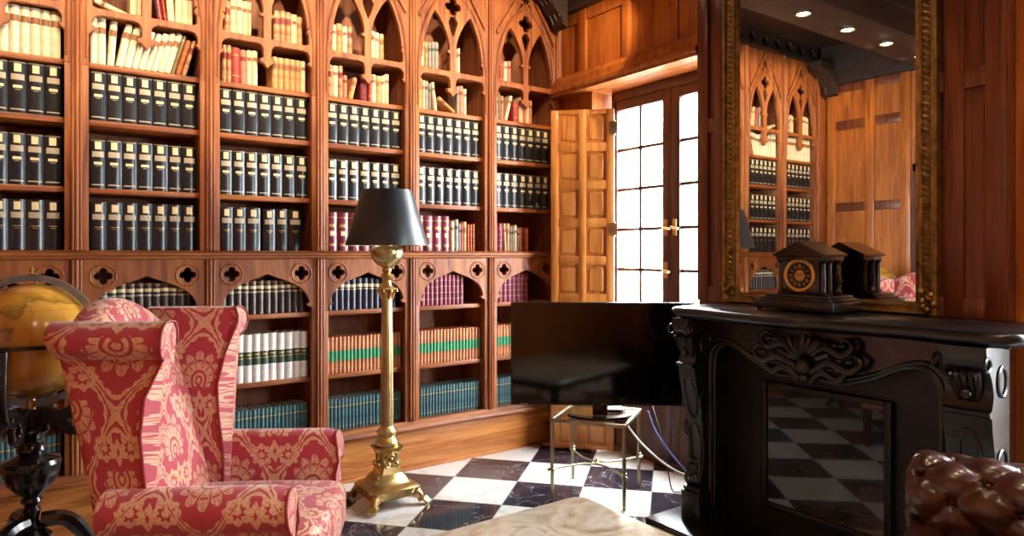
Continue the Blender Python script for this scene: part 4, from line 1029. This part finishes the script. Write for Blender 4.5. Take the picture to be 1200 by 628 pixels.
# ------------------------------------------------------------------ gilt overmantel mirror
mi = thing('mirror', 'tall gilt-framed mirror standing on the mantel, reflecting the bookcase', 'mirror', (XM-.001, 0, 0))
my0, my1, mz0, mz1 = 1.22, 2.238, 1.055, 2.80
FWD = .088
b = BM(); box(b, -.012, 0, my0+.02, my1-.02, mz0+.01, mz1-.01); obj('backing_board', b, W_BLACK, mi)
b = BM(); box(b, -.016, -.0125, my0+FWD-.006, my1-FWD+.006, mz0+.05, mz1-FWD); obj('mirror_glass', b, MIRROR, mi)
sec = [(0, 0), (-.040, 0), (-.048, .008), (-.046, .018), (-.034, .024), (-.030, .034), (-.030, .052), (-.036, .058), (-.036, .066), (-.026, .074), (-.020, FWD), (0, FWD)]
def rail(z, s, h=1):
    b = BM(); prism(b, [(p, z+s*q*h) for p, q in sec], lambda p, q: (p, my0+FWD*.5, q), lambda p, q: (p, my1-FWD*.5, q)); obj('frame_rail', b, GOLD, mi, sharp=25)
def stile(y, s):
    b = BM(); prism(b, [(p, y+s*q) for p, q in sec], lambda p, q: (p, q, mz0), lambda p, q: (p, q, mz1)); obj('frame_stile', b, GOLD, mi, sharp=25)
rail(mz0, 1, .55); rail(mz1, -1); stile(my0, 1); stile(my1, -1)
def rope(y):
    b = BM(); n = int((mz1-mz0)/.026)
    for k in range(n):
        z = mz0+.02+.026*k; tube(b, [(-.030, y-.014, z-.008), (-.041, y, z), (-.030, y+.014, z+.008)], [.006, .010, .006], 6)
    obj('rope_moulding', b, GOLD, mi)
rope(my0+.043); rope(my1-.043)
for y in (my0+.035, my1-.035):
    b = BM()
    for k in range(7): ball(b, (-.04, y+.024*math.sin(k*2.4), mz0+.02+.012*k), .016, 8, 6)
    obj('corner_leaf', b, GOLD, mi)

# ------------------------------------------------------------------ black slate mantel clock
ck = thing('mantel_clock', 'black slate temple clock with gilt dial on the mantel, in front of mirror', 'clock', (2.72, 1.672, 1.05))
def cbox(b, x0, x1, hy, z0, z1, bev=.002, yo=0): box(b, x0, x1, yo-hy, yo+hy, z0, z1, bev)
SLATE = noisy('black_slate', '0b0c0f', '16171b', 9, .24, coat=.35)
b = BM(); cbox(b, -.065, .165, .185, .012, .050); cbox(b, -.05, .16, .165, .050, .062); cbox(b, -.035, .155, .15, .062, .074)
for sx in (-.05, .15):
    for sy in (-.165, .165): ball(b, (sx, sy, .008), .012, 8, 6, (1, 1, .66))
obj('base', b, SLATE, ck)
b = BM(); cbox(b, 0, .15, .088, .074, .225); cbox(b, -.012, .158, .108, .222, .240, .003); obj('body', b, SLATE, ck)
b = BM(); hy = .118
prism(b, [(-hy, .240), (hy, .240), (hy, .248), (0, .303), (-hy, .248)], lambda p, q: (-.022, p, q), lambda p, q: (.165, p, q)); obj('roof', b, noisy('slate_roof', '1a1210', '33201a', 6, .18, coat=.6), ck)
b = BM(); prism(b, [(-.085, .250), (.085, .250), (0, .289)], lambda p, q: (-.026, p, q), lambda p, q: (-.02, p, q)); ball(b, (-.026, 0, .264), .009, 8, 6); obj('pediment', b, SLATE, ck)
for y in (-.098, .098):
    for x in (.012, .06, .13):
        b = BM(); lathe(b, [(.017, .074), (.018, .082), (.012, .088), (.0125, .14), (.0105, .208), (.017, .216), (.018, .223)], 14, x, y, flute=lambda a, z: -.06*abs(math.sin(5*a))); obj('column', b, SLATE, ck)
b = BM()
for y in (-.112,):
    lathe(b, [(.014, .074), (.016, .09), (.008, .10), (.012, .125), (.016, .15), (.009, .168), (.012, .185), (.006, .196)], 12, .095, y)
    for s in (1, -1): tube(b, [(.095+s*.010, y, .158), (.095+s*.022, y-.006, .14), (.095+s*.012, y-.012, .125)], .005, 6)
obj('statuette', b, noisy('dark_bronze', '15130f', '2c261b', 12, .3, .6), ck)
def dial_disc(b, r0, r1, x, n=40):
    a = [b.verts.new((x, r0*math.cos(2*PI*k/n), .156+r0*math.sin(2*PI*k/n))) for k in range(n)]; c = [b.verts.new((x-.002, r1*math.cos(2*PI*k/n), .156+r1*math.sin(2*PI*k/n))) for k in range(n)]
    for k in range(n): b.faces.new((a[k], a[(k+1) % n], c[(k+1) % n], c[k]))
    return a
DIALB = mat('black_dial', '0d0d10', .3); DIALG = mat('gilt_dial', 'c9a260', .35, .6)
tz = Matrix.Translation((0, 0, .156)) @ Matrix.Rotation(-PI/2, 4, 'Y')
b = BM(); lathe(b, [(.072, 0), (.072, .010), (.066, .013), (.058, .010), (.056, .003), (.056, 0)], 40, mtx=tz); dl = obj('dial_bezel', b, DIALG, ck)
b = BM(); lathe(b, [(.057, 0), (.057, .004)], 40, mtx=tz); obj('dial_plate', b, DIALB, dl)
b = BM(); lathe(b, [(.024, 0), (.024, .0055), (.018, .0065)], 28, mtx=tz); obj('dial_centre', b, DIALG, dl)
def numeral(b, s, a):
    """a roman numeral laid round the dial at clock angle a"""
    ws = {'I': .0035, 'V': .008, 'X': .008}; tot = sum(ws[c] for c in s); u = -tot/2
    rad = Vector((0, -math.sin(a), math.cos(a))); tan = Vector((0, -math.cos(a), -math.sin(a)))
    pt = lambda u_, v_: Vector((-.0058, 0, .156))+rad*(.040+v_)+tan*u_
    for c in s:
        w_ = ws[c]
        L = {'I': [((.5, -1), (.5, 1))], 'V': [((0, 1), (.5, -1)), ((.5, -1), (1, 1))], 'X': [((0, -1), (1, 1)), ((0, 1), (1, -1))]}[c]
        for (x0, y0), (x1, y1) in L: tube(b, [pt(u+x0*w_, y0*.008), pt(u+x1*w_, y1*.008)], .0011, 5)
        u += w_
b = BM()
for i, s in enumerate(['XII', 'I', 'II', 'III', 'IIII', 'V', 'VI', 'VII', 'VIII', 'IX', 'X', 'XI']): numeral(b, s, -2*PI*i/12 if False else 2*PI*i/12)
obj('numerals', b, DIALG, dl)
b = BM()
for a, L in ((R(305), .030), (R(62), .046)):
    d = Vector((0, -math.sin(a), math.cos(a))); tube(b, [Vector((-.0095, 0, .156)), Vector((-.0095, 0, .156))+d*L], [.0016, .0008], 6)
obj('hands', b, DIALB, dl)

# ------------------------------------------------------------------ stone-topped coffee table
ct = thing('coffee_table', 'low table with a polished veined beige stone top, near the fireplace', 'coffee table', (1.255, 1.36, 0))
b = BM(); hx, hy = .40, .53; r_ = .05; pol = []
for sx, sy, a0 in ((1, 1, 0), (-1, 1, PI/2), (-1, -1, PI), (1, -1, 1.5*PI)):
    for k in range(7): a = a0+PI/2*k/6; pol.append((sx*(hx-r_)+r_*math.cos(a), sy*(hy-r_)+r_*math.sin(a)))
rg = []
for o, z in ((-.008, .392), (0, .397), (0, .414), (-.003, .418), (-.008, .42)):
    rg.append([b.verts.new((x*(1+o/hx), y*(1+o/hy), z)) for x, y in pol])
for p, q in zip(rg, rg[1:]):
    for k in range(len(p)): b.faces.new((p[k], p[(k+1) % len(p)], q[(k+1) % len(p)], q[k]))
b.faces.new(rg[0][::-1]); b.faces.new(rg[-1]); obj('table_top', b, ONYX, ct)
b = BM(); 
for s in (1, -1): box(b, -.31, .31, s*.43-.012, s*.43+.012, .33, .392, .003); box(b, s*.31-.012, s*.31+.012, -.43, .43, .33, .392, .003)
obj('apron', b, W_BLACK, ct)
for sx in (1, -1):
    for sy in (1, -1):
        b = BM(); lathe(b, [(.022, 0), (.030, .01), (.022, .04), (.026, .10), (.034, .16), (.028, .22), (.034, .24), (.034, .33)], 14, sx*.295, sy*.415); obj('leg', b, W_BLACK, ct)

# ------------------------------------------------------------------ buttoned leather seats
def tuft(u, v, p):
    """0 at the buttons and along the diagonal pleats, 1 on the puffs"""
    a = abs(math.sin(PI*(u+v)/p))*abs(math.sin(PI*(u-v)/p)); c = math.cos(PI*(u+v)/p)**2*math.cos(PI*(u-v)/p)**2
    return a**.35, c
def tufted(name, parent, wd, path, p, amp, nu=110, nv=90, ends=.06):
    """a padded roll: path is the outline in (x, z) walked over the front and top; swept along local y with rounded ends"""
    P_ = smooth_path([(x, 0, z) for x, z in path], 12); cum = [0]
    for a, c in zip(P_, P_[1:]): cum.append(cum[-1]+(Vector(c)-Vector(a)).length)
    L = cum[-1]; b = BM(); g = []; btn = []
    def at(s):
        xs = interp(s, cum, [q[0] for q in P_]); zs = interp(s, cum, [q[2] for q in P_]); e = .004
        dx = interp(s+e, cum, [q[0] for q in P_])-interp(s-e, cum, [q[0] for q in P_]); dz = interp(s+e, cum, [q[2] for q in P_])-interp(s-e, cum, [q[2] for q in P_])
        l = math.hypot(dx, dz) or 1; return xs, zs, -dz/l, dx/l
    cx = sum(q[0] for q in P_)/len(P_); cz = sum(q[2] for q in P_)/len(P_)
    for i in range(nu+1):
        y = -wd/2+wd*i/nu; col = []
        e = max(0, (abs(y)-(wd/2-ends))/ends); sh = math.sqrt(max(0, 1-e*e))
        for j in range(nv+1):
            s = L*j/nv; x, z, nx, nz2 = at(s)
            t, c = tuft(y/1, s/1, p); k = min(1, (1-e)*3)*min(1, s/.04, (L-s)/.04)
            d = amp*(t-.7)*k-amp*1.5*(c**14)*k
            inw = (1-sh)*ends*.8
            col.append(b.verts.new((x+nx*(d-inw), y, z+nz2*(d-inw))))
        g.append(col)
    for i in range(nu):
        for j in range(nv): b.faces.new((g[i][j], g[i+1][j], g[i+1][j+1], g[i][j+1]))
    b.faces.new(g[0]); b.faces.new(g[-1][::-1])
    o = obj(name, b, LEATHER, parent, sharp=85)
    # buttons at the lattice points (u+v)/p and (u-v)/p both whole
    n = int((wd+L)/p)+2
    for i in range(-n, n+1):
        for j in range(-n, n+1):
            if (i+j) % 1 == 0:
                y = (i+j)*p/2; s = (i-j)*p/2
                if abs(y) < wd/2-ends*.9 and .05 < s < L-.05:
                    x, z, nx, nz2 = at(s); btn.append((x-nx*amp*1.4, y, z-nz2*amp*1.4))
    for q in btn:
        b = BM(); ball(b, q, .011, 8, 6); obj('button', b, LEATHER, o)
    return o
def chesterfield(name, label, cat, loc, rz, wd, arms=True):
    t = thing(name, label, cat, loc, rz)
    tufted('backrest', t, wd, [(-.02, .40), (-.05, .52), (-.07, .62), (-.045, .70), (.02, .735), (.10, .715), (.13, .66), (.11, .60), (.10, .45), (.10, .12)], .155, .024, int(110*max(1, wd/.75)))
    b = BM(); blob(b, .62, wd-.10, .16, .05, 14, lambda x, y, z: Vector((x-.33, y, z+.36+(.02*(1-(x/.31)**2) if z > 0 else 0)))); obj('seat_cushion', b, LEATHER, t, sharp=80)
    b = BM(); box(b, -.62, .09, -wd/2+.02, wd/2-.02, .10, .29, .02); obj('seat_base', b, LEATHER, t)
    for s in (1, -1):
        b = BM(); sec = p_section(s*(wd/2-.10), s, .50, .055, .12, .08); ring_loft(b, [[(lerp(.05, -.62, i/8), y, z) for y, z in sec] for i in range(9)]); obj('armrest', b, LEATHER, t, sharp=50)
    for sx in (-.56, .05):
        for s in (1, -1): b = BM(); lathe(b, [(.02, 0), (.03, .01), (.034, .05), (.026, .07), (.034, .10)], 12, sx, s*(wd/2-.08)); obj('leg', b, W_BLACK, t)
    return t
ca = math.atan2(.62, 2.0)
chesterfield('leather_armchair', 'deep-buttoned brown leather armchair in front of the fireplace', 'armchair', (2.15, .60, 0), R(YAW)-R(39), .70)
chesterfield('leather_sofa', 'deep-buttoned brown leather sofa behind the viewer, mirrored in the television', 'sofa', (1.6, -1.55, 0), R(-90), 1.7)
